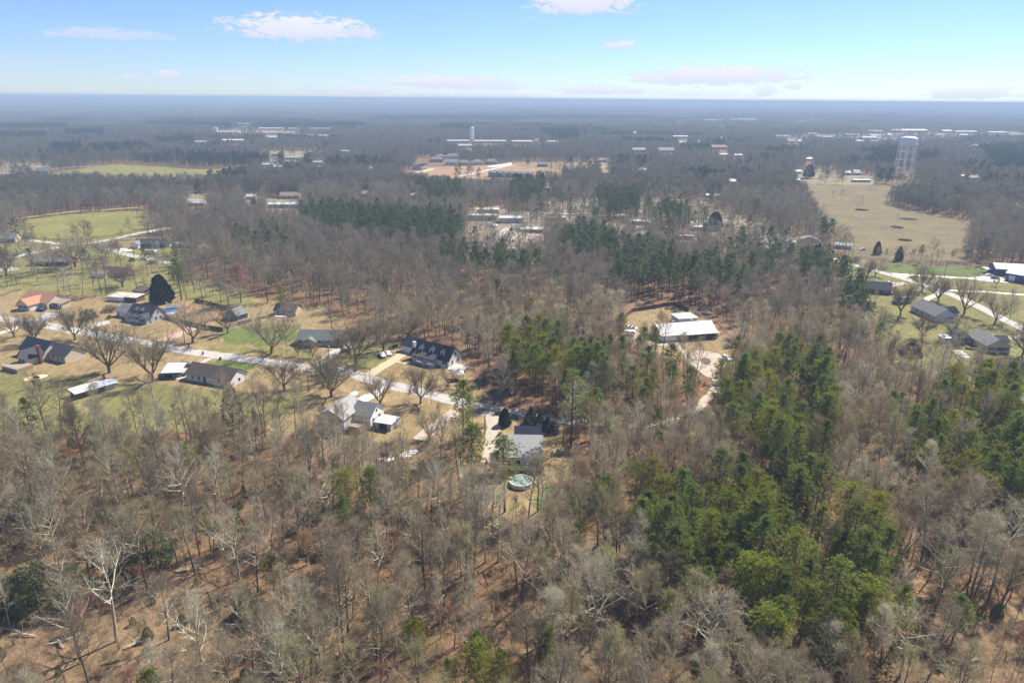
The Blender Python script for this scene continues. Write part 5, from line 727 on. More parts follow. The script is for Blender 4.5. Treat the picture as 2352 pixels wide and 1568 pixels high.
p = g('b', 815, 1600); mb = MB(); limb(mb, Vector((0, 0, -.3)), Vector((.04, 0, 1)), 11.5, .26, .08, 6, 6, rs, .07, 0, 0); mb.tube((.3, 0, 6.3), (1.6, .3, 8.2), .09, .03, 4).tube((.2, 0, 8), (-.9, -.2, 9.6), .07, .02, 4)
o = tag(mb.build('dead_tree', M_PALE), 'pale dead tree trunk standing without a crown, lower centre left', 'dead tree'); o.location = p
for i, (k, x0, y0, x1, y1, m, lab) in enumerate([('e',100,1136,330,1146,M_PALE,'grey fallen log at the lower left corner, longest'),('e',0,1075,190,1112,M_GREYLIMB,'grey fallen log touching the left edge'),('e',500,1172,585,1252,M_PALE,'short pale fallen log above the left corner'),('e',1150,1256,1325,1190,M_PALE,'pale fallen logs right of the lone whitish tree'),('e',1620,556,1855,522,M_PALE,'pale fallen log above the lone whitish tree'),('e',1100,860,1360,740,M_BARK,'dark fallen log behind the lone whitish tree'),('e',950,1398,1110,1362,M_GREYLIMB,'grey fallen log near the bottom edge, left'),('b',530,1500,662,1275,M_PALE,'pale leaning fallen log below the pale grey house'),('b',400,1440,545,1232,M_BARK,'dark fallen log below the pale grey house'),('b',240,1480,420,1350,M_BARK,'dark fallen log far left of the dead trunk'),('f',885,1245,1170,1240,M_PALE,'white fallen log at the bottom centre left'),('f',925,1545,1245,1438,M_BARK,'dark fallen log at the bottom edge centre'),('f',470,62,770,0,M_BARK,'dark fallen log in the lower woods, centre left'),('g',800,766,965,772,M_BARK,'dark fallen log in front of the bright green pine'),('h',1860,1382,1955,1358,M_PALE,'pale fallen log near the lower right corner'),('a',880,1075,960,1020,M_PALE,'short pale fallen log in the woods below the yards'),('h',1070,470,1250,440,M_PALE,'pale bent fallen log right of the pine stand')]):
    a, b = g(k, x0, y0), g(k, x1, y1); mb = MB(); d = b - a; mid = a.lerp(b, .5); P_ = [a - mid, (a - mid) * .3 + Vector((.2, .1, .2)), (b - mid) * .4 + Vector((-.15, .1, .25)), b - mid]
    for q in range(3): mb.tube(P_[q] + Vector((0, 0, .25)), P_[q+1] + Vector((0, 0, .25)), .30 - .06 * q, .24 - .06 * q, 6, 0, True)
    for q in range(4): s = P_[1].lerp(P_[2], q / 3); mb.tube(s + Vector((0, 0, .3)), s + rvec(rs) * 1.6 + Vector((0, 0, 1.2)), .06, .015, 3)
    o = tag(mb.build('fallen_log', m), lab, 'log', 'fallen logs on the woodland floor'); o.location = mid

# ------------------------------------------------------------------ water towers and masts
M_TOWER = mat('tower_white_paint', (.82, .80, .74), .5, .06, .15); M_STEELDK = mat('dark_steel', (.12, .12, .13), .7, .1, 1)
def water_tower(p, top, rt, legs, label, rleg_top, rleg_bot, tank_h, riser, lw, rings):
    e = empty('water_tower', p, .2, label, 'water tower'); z1 = top - tank_h
    MB().lathe([(rt*.30, z1 - tank_h*.22), (rt*.75, z1 - tank_h*.10), (rt*.97, z1 + tank_h*.02), (rt, z1 + tank_h*.10), (rt, z1 + tank_h*.60), (rt*.97, z1 + tank_h*.72), (rt*.86, z1 + tank_h*.86), (rt*.6, z1 + tank_h*.96), (rt*.25, z1 + tank_h), (.2, z1 + tank_h*1.01)], 36).build('tank', M_TOWER, e, True)
    MB().lathe([(rt*1.03, z1 + tank_h*.05), (rt*1.06, z1 + tank_h*.05), (rt*1.06, z1 + tank_h*.12), (rt*1.03, z1 + tank_h*.12)], 36).build('catwalk', M_TOWER, e)
    MB().tube((0, 0, -1), (0, 0, z1 - tank_h*.15), riser, riser, 14).build('riser_pipe', M_TOWER, e, True)
    P0 = []; 
    for i in range(legs):
        t = 6.2832 * i / legs; c, s = math.cos(t), math.sin(t); P0.append((c, s)); MB().tube((c*rleg_bot, s*rleg_bot, -1), (c*rleg_top, s*rleg_top, z1 + tank_h*.06), lw, lw, 8).build('leg', M_TOWER, e, True)
    for f in rings:
        z = z1 * f; r_ = rleg_bot + (rleg_top - rleg_bot) * f; mb = MB()
        for i in range(legs): a, b = P0[i], P0[(i+1) % legs]; mb.tube((a[0]*r_, a[1]*r_, z), (b[0]*r_, b[1]*r_, z), lw*.42, lw*.42, 5)
        mb.build('brace_ring', M_TOWER, e)
    if legs > 6: return e
    fs = [0] + list(rings) + [1]; mb = MB()
    for q in range(len(fs) - 1):
        for i in range(legs):
            a, b = P0[i], P0[(i+1) % legs]; r0 = rleg_bot + (rleg_top - rleg_bot) * fs[q]; r1 = rleg_bot + (rleg_top - rleg_bot) * fs[q+1]
            mb.tube((a[0]*r0, a[1]*r0, z1*fs[q]), (b[0]*r1, b[1]*r1, z1*fs[q+1]), lw*.12, lw*.12, 3).tube((b[0]*r0, b[1]*r0, z1*fs[q]), (a[0]*r1, a[1]*r1, z1*fs[q+1]), lw*.12, lw*.12, 3)
    tag(mb.build('cross_braces', M_TOWER, e), kind='stuff'); return e
p, h = htop('4', 1236, 962, 600); S = p.y * CP + (HCAM - 30) * SP
water_tower(p, h, 75 / 4 * S / FPX, 8, 'large white water tower on many legs at the right, above the brown field', 72 / 4 * S / FPX, 86 / 4 * S / FPX, 12.5 * h / 58, 1.1, .52, (.25, .52, .78)); KEEP.append((p, 14)); CLEAR.append(pxs('4', (1140, 940), (1345, 940), (1365, 1030), (1125, 1030)))
p, h = htop('2', 1985, 652, 514); S = p.y * CP + (HCAM - 30) * SP
water_tower(p, h, 18.5 / 4 * S / FPX, 6, 'slim white water tower far away behind the shopping row', 17.5 / 4 * S / FPX, 21 / 4 * S / FPX, 11.5 * h / 40, 1.3, .62, (.33, .66)); CLEAR.append(pxs('2', (1960, 640), (2010, 640), (2012, 690), (1958, 690)))
def mast(k, x, y, yt, label, wd):
    p, h = htop(k, x, y, yt); z = float(height(np.array([p.x]), np.array([p.y]))[0]); mb = MB(); n = 14; c = [(math.cos(t) * wd, math.sin(t) * wd) for t in (0, 2.1, 4.2)]
    for i in range(3): mb.tube((c[i][0], c[i][1], -2), (c[i][0]*.3, c[i][1]*.3, h), wd*.16, wd*.1, 4)
    for q in range(n):
        for i in range(3): j = (i + 1) % 3; z0, z1 = h*q/n, h*(q+1)/n; k0, k1 = 1 - .7*q/n, 1 - .7*(q+1)/n; mb.tube((c[i][0]*k0, c[i][1]*k0, z0), (c[j][0]*k1, c[j][1]*k1, z1), wd*.07, wd*.07, 3)
    e = empty('antenna_mast', (p.x, p.y, z), 0, label, 'antenna mast'); mb.build('lattice', M_STEELDK, e); MB().tube((0, 0, h), (0, 0, h*1.04), wd*.12, wd*.05, 4).box(-wd*.9, wd*.9, -wd*.5, wd*.5, h*.9, h*.97).build('aerial', M_STEELDK, e)
mast('3', 1948, 440, 335, 'thick antenna mast rising from the far woods right of the middle', 3.2); mast('4', 347, 335, 286, 'thin distant antenna mast crossing the horizon', 3.0)

# ------------------------------------------------------------------ fences
def boards_fence(k, pts, label, h=1.9, rail=False, m=WOODF, bay=2.4, group=None):
    P = [g(k, *p) for p in pts]; e = empty('wooden_fence' if not rail else 'rail_fence', P[0], 0, label, 'fence', group); pc = {}
    for a, b in zip(P[:-1], P[1:]):
        L = (b - a).length; n = max(1, round(L / bay)); w_ = L / n; an = math.atan2(b.y - a.y, b.x - a.x); key = round(w_, 2)
        if key not in pc:
            mb = MB()
            if rail:
                for z in (.35, .75, 1.15): mb.box(.06, w_ - .06, -.03, .03, z, z + .13)
            else:
                q = max(1, int(w_ / .4))
                for i in range(q): mb.box(.06 + (w_-.12) * i / q, .06 + (w_-.12) * (i + .94) / q, -.02 - .006 * (i % 2), .02, .05, h + rs.uniform(-.05, .05))
            pc[key] = mb.mesh('fence_panel', m)
        if 'post' not in pc: pc['post'] = MB().box(-.06, .06, -.06, .06, -.3, h + .08 if not rail else 1.4).mesh('post', m)
        for i in range(n):
            o = link('post', pc['post'], e, (a - P[0]) + (b - a) * (i / n)); o.rotation_euler.z = an
            o = link('rails' if rail else 'fence_panel', pc[key], e, (a - P[0]) + (b - a) * (i / n)); o.rotation_euler.z = an
    for p in P: KEEP.append((p, 2.5))
    return e
boards_fence('7', [(1000,1086),(1045,1018),(1110,968),(1190,958),(1490,908),(1622,966)], 'dark board fence round the back of the white-roofed house'); boards_fence('7', [(1622,966),(1720,1005),(1825,1056)], 'brown rail fence at the right rear of the white-roofed house', rail=True); boards_fence('7', [(1000,1112),(1110,1120),(1238,1132)], 'rail fence left of the white-roofed house', rail=True); boards_fence('7', [(1000,1086),(1012,1155)], 'short brown board fence left of the parked trailers')
boards_fence('5', [(1535,1032),(1700,1085),(1900,1130),(2050,1150)], 'long brown board fence right of the two-dormer house', 2.0); boards_fence('5', [(2050,1150),(2180,1098),(2320,1062)], 'board fence side that turns back past the slate blue shed', 1.9, m=WOODT); boards_fence('5', [(1790,880),(1940,908),(2090,955)], 'brown board fence behind the bare clay yard'); boards_fence('5', [(820,312),(1050,272),(1290,232),(1425,212)], 'dark rail fence along the front of the big pasture', rail=True, bay=3.5); boards_fence('5', [(100,268),(300,300),(560,318),(820,312)], 'rail fence at the left front of the big pasture', rail=True, bay=3.5); boards_fence('c', [(-5,690),(110,748),(250,812),(430,866)], 'dark low fence beside the gravel lane', 1.2, bay=3, rail=True); boards_fence('5', [(0,835),(90,800),(200,775)], 'row of dark posts left of the terracotta roof', rail=True)

# ------------------------------------------------------------------ vehicles
def paint(name, c): return mat(name, c, .3, .04, 1, spec=.6)
CARP = {'white': paint('white_paint', (.80,.80,.79)), 'navy': paint('navy_paint', (.02,.035,.09)), 'black': paint('black_paint', (.015,.016,.018)), 'blue': paint('pale_blue_paint', (.22,.42,.55)), 'olive': paint('olive_paint', (.12,.13,.10)), 'silver': paint('silver_paint', (.5,.5,.5)), 'grey': paint('grey_paint', (.16,.17,.18)), 'red': paint('red_paint', (.25,.05,.04))}
PROF = {'sedan': ([(-2.3,.35),(-2.35,.85),(-1.7,.98),(-1.15,1.42),(.35,1.45),(1.1,.98),(2.25,.82),(2.35,.35)], [(-1.5,1.0),(-1.08,1.36),(.3,1.39),(.88,1.0)], 1.8, 1.35), 'suv': ([(-2.35,.4),(-2.4,1.15),(-2.15,1.74),(.4,1.78),(1.15,1.12),(2.25,1.0),(2.35,.4)], [(-2.15,1.14),(-2.02,1.66),(.35,1.69),(.95,1.14)], 1.9, 1.4), 'pickup': ([(-2.85,.5),(-2.9,1.08),(-.75,1.08),(-.6,1.78),(.75,1.8),(1.4,1.16),(2.75,1.05),(2.85,.5)], [(-.62,1.16),(-.5,1.7),(.7,1.72),(1.2,1.16)], 1.95, 1.75)}
CARM = {}
def vehicle(k, x, y, ang, kind, col, label, cat='car', z=0.05):
    prof, win, W_, wb = PROF[kind]; key = (kind, col)
    if key not in CARM:
        b = MB(); n = len(prof); vs = [(px_, s * W_ / 2 * (1 if pz < 1.2 else .84), pz) for s in (-1, 1) for (px_, pz) in prof]; b.add(vs, [tuple(range(n - 1, -1, -1)), tuple(range(n, 2*n))] + [(i, (i+1) % n, n + (i+1) % n, n + i) for i in range(n)])
        gl = MB(); m = len(win)
        for s in (-1, 1):
            v = [(a, s * (W_/2 * (1 if c < 1.2 else .84) + .012), c) for (a, c) in win]; gl.add(v, [tuple(range(m)) if s < 0 else tuple(range(m - 1, -1, -1))])
        for (i0, i1) in ((1, 0), (2, 3)):
            a, c = win[i0], win[i1]; dx = .05 if i0 == 2 else -.05; v = [(a[0] + dx*2.4, -W_*.38, a[1]), (a[0] + dx*2.4, W_*.38, a[1]), (c[0] + dx*2.6, W_*.43, c[1]), (c[0] + dx*2.6, -W_*.43, c[1])]; gl.add(v, [(0,1,2,3) if i0 == 2 else (3,2,1,0)])
        wh = MB(); wh.tube((0, -.11, 0), (0, .11, 0), .36, .36, 10, 0, True); bed = None
        if kind == 'pickup': bed = MB().box(-2.75, -.85, -.8, .8, 1.075, 1.095).mesh('cargo_bed', BLACK)
        CARM[key] = (b.mesh('body', CARP[col]), gl.mesh('windows', GLASS), wh.mesh('wheel', BLACK), bed)
    b, gl, wh, bed = CARM[key]; p = g(k, x, y); e = empty({'sedan': 'car', 'suv': 'car', 'pickup': 'pickup_truck'}[kind], (p.x, p.y, z), rad(ang), label, cat); link('body', b, e); link('windows', gl, e)
    for sx in (-1, 1):
        for sy in (-1, 1): link('wheel', wh, e, (sx * wb, sy * (W_/2 - .08), .36))
    if bed: link('cargo_bed', bed, e)
    KEEP.append((p, 4)); return e
for row in [('5',378,962,-12,'sedan','navy','dark blue car on the grey drive of the terracotta-roofed house'),('a',1715,100,-5,'suv','black','black car behind the long white house'),('a',1590,182,35,'pickup','blue','pale blue pickup under the carport edge','pickup truck'),('a',1650,192,35,'suv','grey','dark grey car beside the pale blue pickup'),('a',1520,200,40,'suv','black','black car at the left side of the carport'),
 ('b',1160,138,-62,'pickup','white','white pickup parked on the lawn beside a white sedan','pickup truck'),('b',1216,122,-62,'sedan','white','white sedan beside the white pickup on the lawn'),('6',822,1340,28,'sedan','olive','olive car under the tree by the stone ranch house'),('7',1298,1222,-20,'suv','black','black car at the left end of the white-roofed house'),('7',1505,1228,60,'sedan','white','white car at the garage corner of the white-roofed house'),('7',1975,1412,-68,'suv','white','white car at the gravel circle'),
 ('7',74,222,0,'suv','black','black car left of the small brick house'),('7',105,238,50,'sedan','white','white car at the small brick house'),('6',1965,345,-5,'suv','black','black car on the woods edge by the trailer street'),('6',1968,385,-75,'pickup','white','white pickup on the woods edge by the trailer street','pickup truck'),('6',2178,190,-15,'pickup','white','white pickup below the storage building, left one','pickup truck'),('6',2200,185,-15,'suv','white','white car below the storage building, right one'),
 ('8',1105,718,-15,'pickup','white','white pickup at the right end of the farmhouse','pickup truck'),('8',1108,810,-20,'suv','black','black car at the right front of the farmhouse'),('8',1190,900,-10,'suv','black','black car left of the grey gabled house'),('8',60,285,5,'sedan','silver','silver car at the top of the cluttered lot'),('8',75,312,-10,'suv','white','white car in the cluttered lot, left one'),('8',135,316,5,'pickup','white','white pickup in the cluttered lot','pickup truck'),('8',510,325,0,'sedan','white','white car between the trees of the cluttered lot'),('8',718,388,20,'suv','white','white van-like car beside the grey shed'),('8',870,402,20,'sedan','white','white car behind the dark cedars'),('8',2030,640,0,'sedan','white','white car under the small white carport'),('8',2085,668,-10,'suv','grey','grey car on the white drive by the blue barn'),('6',2140,300,55,'sedan','grey','grey car on the trailer street'),('c',245,1085,85,'sedan','grey','grey car beside the pool house') ]: vehicle(*row)
def camper(k, x, y, ang, L, label, h=2.7):
    p = g(k, x, y); e = empty('camper_trailer', (p.x, p.y, .05), rad(ang), label, 'camper'); b = MB(); pr = [(-L/2,.6),(-L/2,h),(L/2-.5,h+.05),(L/2,h-.7),(L/2-.3,.6)]; n = 5
    b.add([(a, s*1.2, c) for s in (-1, 1) for (a, c) in pr], [tuple(range(n-1,-1,-1)), tuple(range(n,2*n))] + [(i,(i+1)%n,n+(i+1)%n,n+i) for i in range(n)]); b.build('body', CARP['white'], e); MB().box(-L*.3, -L*.1, -1.22, 1.22, 1.5, 2.1).box(L*.1, L*.3, -1.22, 1.22, 1.5, 2.1).build('window', GLASS, e)
    for s in (-1, 1): MB().tube((-.3, s*1.1-.1, .36), (-.3, s*1.1+.1, .36), .36, .36, 10, 0, True).build('wheel', BLACK, e)
    MB().tube((L/2-.3, 0, .55), (L/2+1.1, 0, .5), .07, .07, 4).build('drawbar', STEEL, e); KEEP.append((p, 4))
camper('6', 2248, 408, 35, 5.5, 'white camper trailer beside the trailer street'); camper('6', 2328, 430, 15, 9, 'long white camper at the bend of the trailer street', 3.2); camper('5', 1388, 432, -6, 7.5, 'grey-white covered trailer in front of the brick ranch house', 2.2); camper('7', 1085, 1185, -10, 5, 'white box trailer left of the white-roofed house', 2.2); camper('7', 1105, 1140, -35, 4.5, 'white trailer with sloping top behind the box trailer', 1.9); camper('8', 1232, 882, -8, 9, 'white motorhome left of the grey gabled house', 3.0); camper('7', 20, 430, 60, 6, 'grey camper at the turning place of the trailer street', 2.6)
# small yard things
def simple(name, mb, m, k, x, y, label, cat, ang=0, z=0, group=None): o = tag(mb.build(name, m), label, cat, group); p = g(k, x, y); o.location = (p.x, p.y, z); o.rotation_euler.z = rad(ang); return o
def bin_(k, x, y, label): simple('wheelie_bin', MB().add([(-.28,-.32,.08),(.28,-.32,.08),(.28,.3,.08),(-.28,.3,.08),(-.34,-.4,1.0),(.34,-.4,1.0),(.34,.38,1.0),(-.34,.38,1.0)], [(3,2,1,0),(4,5,6,7),(0,1,5,4),(1,2,6,5),(2,3,7,6),(3,0,4,7)]).box(-.37,.37,-.44,.42,1.0,1.1).tube((-.3,.33,.14),(.3,.33,.14),.14,.14,8,0,True), BLACK, k, x, y, label, 'bin')
bin_('5', 2026, 1410, 'dark wheelie bin at the road edge by the green lawn'); bin_('5', 1298, 488, 'dark wheelie bin beside the upper road')
def mailbox(k, x, y, label): e = empty('mailbox', g(k, x, y), 0, label, 'mailbox'); MB().box(-.28, .28, -.28, .28, -.1, 1.0).build('pillar', W_BRICK, e); MB().box(-.16, .16, -.34, .30, 1.0, 1.25).tube((0,-.34,1.25),(0,.3,1.25),.16,.16,8,0,True).build('letter_box', BLACK, e)
mailbox('6', 912, 1512, 'brick mailbox at the road by the buff drive'); mailbox('5', 163, 1078, 'mailbox at the road below the grey drive'); mailbox('b', 1415, 475, 'brown mailbox at the right part of the road'); mailbox('5', 1866, 1362, 'mailbox on the road edge above the long white house')
def pool(k, x, y, r_, label, rimm=TRIM, wc=(.26,.34,.30)):
    p = g(k, x, y); e = empty('above_ground_pool', p, 0, label, 'pool'); MB().lathe([(r_,-.1),(r_,1.25),(r_+.12,1.25),(r_+.12,1.33),(r_-.12,1.33),(r_-.12,.3)], 28).build('pool_wall', rimm, e, False); MB().lathe([(r_-.16,.6),(r_-.13,1.12),(.01,1.12)], 28).build('water', mat('pool_water', wc, .08, .1, .5, spec=.7), e); KEEP.append((p, r_ + 2))
    for i in range(10): t = i * .628; MB().box(-.06,.06,-.06,.06,-.1,1.25).build('post', STEEL, e).location = (math.cos(t)*(r_+.08), math.sin(t)*(r_+.08), 0)
pool('c', 82, 1312, 3.1, 'round above-ground pool with a white rim behind the pale-roofed house'); pool('d', 2325, 550, 4.6, 'large round pool with a white rim at the right edge', wc=(.36,.44,.34))
patch('pool_deck', pxs('5', (1500,950),(1560,932),(1620,945),(1625,975),(1590,1000),(1530,1000)), M_CONC); e = empty('swimming_pool', g('5', 1565, 955), 0, 'bright blue pool beside the two-dormer house', 'pool'); MB().lathe([(4.6,-.2),(4.6,.30),(4.2,.34),(4.1,.30),(.02,.28)], 24).build('pool_cover', mat('blue_pool_cover', (.04,.15,.42), .5, .15, .8), e)
sl = MB(); 
for i in range(6): t = i / 5; sl.box(-.3, .3, -.25 + 3*t, .36 + 3*t, 2.3 * (1 - t)**1.3 + .5, 2.3 * (1 - t)**1.3 + .62).box(-.36,-.3,-.25+3*t,.36+3*t,2.3*(1-t)**1.3+.5,2.3*(1-t)**1.3+.95).box(.3,.36,-.25+3*t,.36+3*t,2.3*(1-t)**1.3+.5,2.3*(1-t)**1.3+.95)
e = empty('pool_slide', g('5', 1530, 935), rad(-60), 'white pool slide at the edge of the bright blue pool', 'slide'); sl.build('chute', TRIM, e); MB().tube((-.3,-.3,0),(-.3,-.2,2.8),.05,.05,5).tube((.3,-.3,0),(.3,-.2,2.8),.05,.05,5).box(-.3,.3,-.33,-.27,.6,.66).box(-.3,.3,-.31,-.25,1.2,1.26).box(-.3,.3,-.29,-.23,1.8,1.86).build('ladder', STEEL, e)
for i, (x, y, w_) in enumerate([(1395, 1035, 5), (1370, 1060, 3.5), (1425, 1015, 4), (1225, 1090, 3), (1165, 1085, 2.5)]): simple('white_boards', MB().box(-w_/2, w_/2, -.9, .9, .05, .2).box(-w_*.4, w_*.3, -.7, .5, .2, .34), W_WHITE, 'b', x, y, ('largest white board stack lying on the brown slope', 'white board stack left of the largest one', 'white board stack behind the largest one', 'white board heap left of the slim bare tree', 'smallest white board heap at the far left of the boards')[i], 'boards', 28, group='white boards lying in the clearing')
for i, (x, y, r_) in enumerate([(293, 208, 2.6), (372, 192, 2.4)]): simple('sand_disc', MB().lathe([(.02,.05),(r_*.97,.05),(r_,-.05)][::-1], 22), mat('pale_sand', (.62,.50,.34), .95, .1, 1), 'a', x, y, ('left pale round sand patch below the railed deck', 'right pale round sand patch below the railed deck')[i], 'sand patch')
mb = MB(); [mb.box(-1.5 + .1*i, 1.6 + .07*i, -.9 + .42*i, -.55 + .42*i, .05 + .04*(i % 2), .25 + .04*(i % 2)) for i in range(5)]; simple('lumber_stack', mb, WOODT, '6', 1255, 1335, 'pale lumber lying beside the white sedan', 'lumber', -40)
e = empty('garden_tractor', (*g('6', 1282, 1292).xy, 0), rad(10), 'black garden tractor left of the blue-black garage roof', 'tractor'); MB().box(-.9,.9,-.45,.45,.5,.9).box(.2,1.0,-.35,.35,.9,1.15).build('body', BLACK, e); MB().box(-.6,-.1,-.3,.3,.9,1.0).box(-.7,-.58,-.3,.3,1.0,1.5).build('seat', BLACK, e)
for (x, r_) in ((-.6, .45), (.75, .3)):
    for s in (-1, 1): MB().tube((x, s*.5-.12, r_), (x, s*.5+.12, r_), r_, r_, 10, 0, True).build('wheel', BLACK, e)
for i, (x, y, w_) in enumerate([(1740, 1332, 4.5), (1775, 1355, 4), (1810, 1382, 3.6)]): simple('white_tarp', MB().add([(-w_/2,-1,.05),(w_/2,-1.2,.05),(w_/2*.9,1.2,.05),(-w_/2,1,.05),(0,0,.55)], [(0,1,4),(1,2,4),(2,3,4),(3,0,4)]), W_WHITE, '8', x, y, ('left white tarp before the cream L-shaped house', 'middle white tarp before the cream L-shaped house', 'right white tarp before the cream L-shaped house')[i], 'tarp', -20)
simple('flat_trailer', MB().box(-2.2,2.2,-.95,.95,.5,.62).box(-2.2,-2.1,-.95,.95,.62,1.1).tube((2.2,0,.55),(3.2,0,.5),.06,.06,4).tube((-.3,-1.1,.32),(-.3,1.1,.32),.32,.32,8,0,True), BLACK, '8', 1870, 1312, 'black flat trailer beside the cream L-shaped house', 'trailer', -25); simple('brush_pile', PROTO['brush0'][3] and MB().lathe([(3.0,0),(2.4,.7),(1.2,1.2),(.1,1.3)], 9), M_BARK, '7', 1795, 988, 'dark brush pile behind the rail fence', 'brush pile')
simple('white_pallets', MB().box(-1.6,1.6,-.7,.7,.05,.3).box(-.4,1.4,-.5,.5,.3,.5), W_WHITE, '7', 1055, 1268, 'white pallets on the clay below the box trailer', 'pallets')
simple('gazebo', MB().box(-2,2,-2,2,2.5,2.6).add([(-2.3,-2.3,2.6),(2.3,-2.3,2.6),(2.3,2.3,2.6),(-2.3,2.3,2.6),(0,0,3.6)], [(0,1,4),(1,2,4),(2,3,4),(3,0,4)]).box(-1.95,-1.8,-1.95,-1.8,-.1,2.5).box(1.8,1.95,-1.95,-1.8,-.1,2.5).box(-1.95,-1.8,1.8,1.95,-.1,2.5).box(1.8,1.95,1.8,1.95,-.1,2.5), W_LGREY, 'b', 1855, 345, 'small grey roofed pavilion below the white patio', 'pavilion', 10)
# horses on the pasture
def horse(k, x, y, ang, label, sc=1.0):
    me = bpy.data.meshes.new('horse'); V = [(-.75,0,1.25),(-.3,0,1.28),(.3,0,1.25),(.65,0,1.3),(1.0,0,1.65),(1.25,0,1.95),(1.55,0,1.75),(1.78,0,1.55)]; R_ = [.30,.33,.32,.28,.18,.13,.12,.09]; E_ = [(i, i+1) for i in range(7)]
    for (bx, b0) in ((.6, 3), (-.72, 0)):
        for s in (-1, 1):
            n = len(V); bk = -.12 if bx < 0 else .03; V += [(bx, s*.2, 1.0), (bx + (.08 if bx < 0 else 0), s*.2, .62), (bx + bk, s*.2, .42), (bx + bk*.6, s*.2, .04)]; R_ += [.17,.10,.065,.07]; E_ += [(b0, n), (n, n+1), (n+1, n+2), (n+2, n+3)]
    n = len(V); V += [(-1.0,0,1.2),(-1.12,0,.7)]; R_ += [.07,.06]; E_ += [(0, n), (n, n+1)]; n = len(V); V += [(1.22,.07,2.1),(1.22,-.07,2.1)]; R_ += [.03,.03]; E_ += [(5, n), (5, n+1)]
    me.from_pydata(V, E_, []); o = link('horse', me); o.modifiers.new('skin', 'SKIN')
    for i, r_ in enumerate(R_): me.skin_vertices[0].data[i].radius = (r_, r_)
    me.skin_vertices[0].data[0].use_root = True; me.materials.append(mat('dark_bay_coat', (.035,.025,.02), .7, .2, 2)); ss = o.modifiers.new('smooth', 'SUBSURF'); ss.levels = ss.render_levels = 1
    p = g(k, x, y); o.location = p; o.rotation_euler.z = rad(ang); o.scale = (sc,)*3; tag(o, label, 'horse')
horse('5', 145, 228, 170, 'dark horse at the left end of the pasture'); horse('5', 302, 204, 20, 'dark horse further right on the pasture')
for i, (x, y) in enumerate([(1233, 62), (1270, 68), (1286, 60)]): simple('white_barrel', MB().lathe([(.02,0),(.85,.0),(.9,.2),(.9,1.0),(.8,1.2),(.02,1.25)], 12), W_WHITE, '5', x, y, ('left', 'middle', 'right')[i] + ' white barrel at the far right corner of the pasture', 'barrel', group='white barrels on the pasture')
# dark burnt patches and scrub in the brown field
for i, (x, y, a, b) in enumerate([(1285,118,19,5),(1185,195,11,5),(860,35,16,5),(1255,312,12,4),(850,1275-1241,10,3)]):
    p = g('8', x, y); und_ = []
    mb = MB(); r = random.Random(i)
    for q in range(700): t = r.uniform(0, 6.28); s = r.random() ** .5; blade(mb, Vector((math.cos(t)*a*s*.42, math.sin(t)*b*s*1.3, 0)), (rvec(r) * .7 + Vector((0, 0, .9))).normalized(), r.uniform(.4, .9), .25, r, 0)
    o = tag(mb.build('scrub_patch', M_BARK), kind='stuff'); o.location = p
for i, (k, x, y, yt, lab) in enumerate([('4',672,1190,1085,'thin bare tree at the top left of the brown field'),('4',862,1232,1150,'thin bare tree in the middle of the brown field'),('4',1182,1400,1300,'bare tree beside the dark scrub patch in the brown field'),('4',590,1180,1100,'faint bare tree at the left of the brown field')]): T('mid1', k, x, y, yt, lab, .8)
# poles and wires
def pole(k, x, y, yt, label, arms=0, lamp=False):
    p, h = htop(k, x, y, yt); e = empty('utility_pole', p, rad(-25), label, 'utility pole'); MB().tube((0,0,-.5),(0,0,h),.21,.14,7,0,True).build('pole', POLEM, e); KEEP.append((p, 1.5))
    for i in range(arms): MB().box(-1.2,1.2,-.06,.06,h-.5-.9*i,h-.36-.9*i).build('crossarm', POLEM, e); MB().tube((-1,0,h-.36-.9*i),(-1,0,h-.1-.9*i),.06,.04,5).tube((1,0,h-.36-.9*i),(1,0,h-.1-.9*i),.06,.04,5).tube((.3,0,h-.36-.9*i),(.3,0,h-.1-.9*i),.06,.04,5).build('insulator', STEEL, e)
    if lamp: MB().tube((0,0,h-.2),(.9,-.4,h+.1),.05,.04,5).box(.7,1.3,-.55,-.25,h,h+.16).build('lamp_head', TRIM, e)
    return p, h
pole('5',822,318,130,'utility pole at the front fence of the big pasture'); pole('5',1238,500,330,'utility pole at the upper road fork',1); pole('5',1704,1290,1085,'light brown utility pole on the bare clay by the road',1,True); pole('5',552,965,905,'short pole with a white lamp right of the terracotta-roofed house',0,True); pole('5',298,262,158,'pole in the pasture left part, right one'); pole('5',240,255,195,'short pole in the pasture left part, middle one'); pole('5',100,250,175,'pole with a lamp at the left end of the pasture',0,True); pole('b',485,462,305,'leaning bare pole on the orange lawn below the road'); pole('b',2103,845,675,'bare pole beside the gravel drive'); pole('6',668,1390,1280,'lamp pole in front of the stone ranch house',0,True)
A_ = pole('8',1605,715,495,'utility pole with crossarms on the green verge',2,True); B_ = pole('8',700,470,335,'utility pole at the start of the right-hand road',1); C_ = pole('8',2560,720,555,'utility pole beyond the right edge',1); pole('8',1510,790,640,'lamp pole at the fork of the white drive',0,True)
for i, (P0, P1) in enumerate([(A_, B_), (A_, C_)]):
    a0, b0 = P0[0] + Vector((0,0,P0[1]-.3)), P1[0] + Vector((0,0,P1[1]-.3)); e = empty('power_line', a0, 0, ('power wires running left from the verge pole', 'power wires running right from the verge pole')[i], 'wires')
    for dz in (0, -.5, -1.1):
        mb = MB(); prev = Vector((0, 0, dz))
        for q in range(1, 13): t = q / 12; c = (b0 - a0) * t + Vector((0, 0, dz - 6 * t * (1 - t))); mb.tube(prev, c, .025, .025, 3); prev = c
        mb.build('wire', BLACK, e)
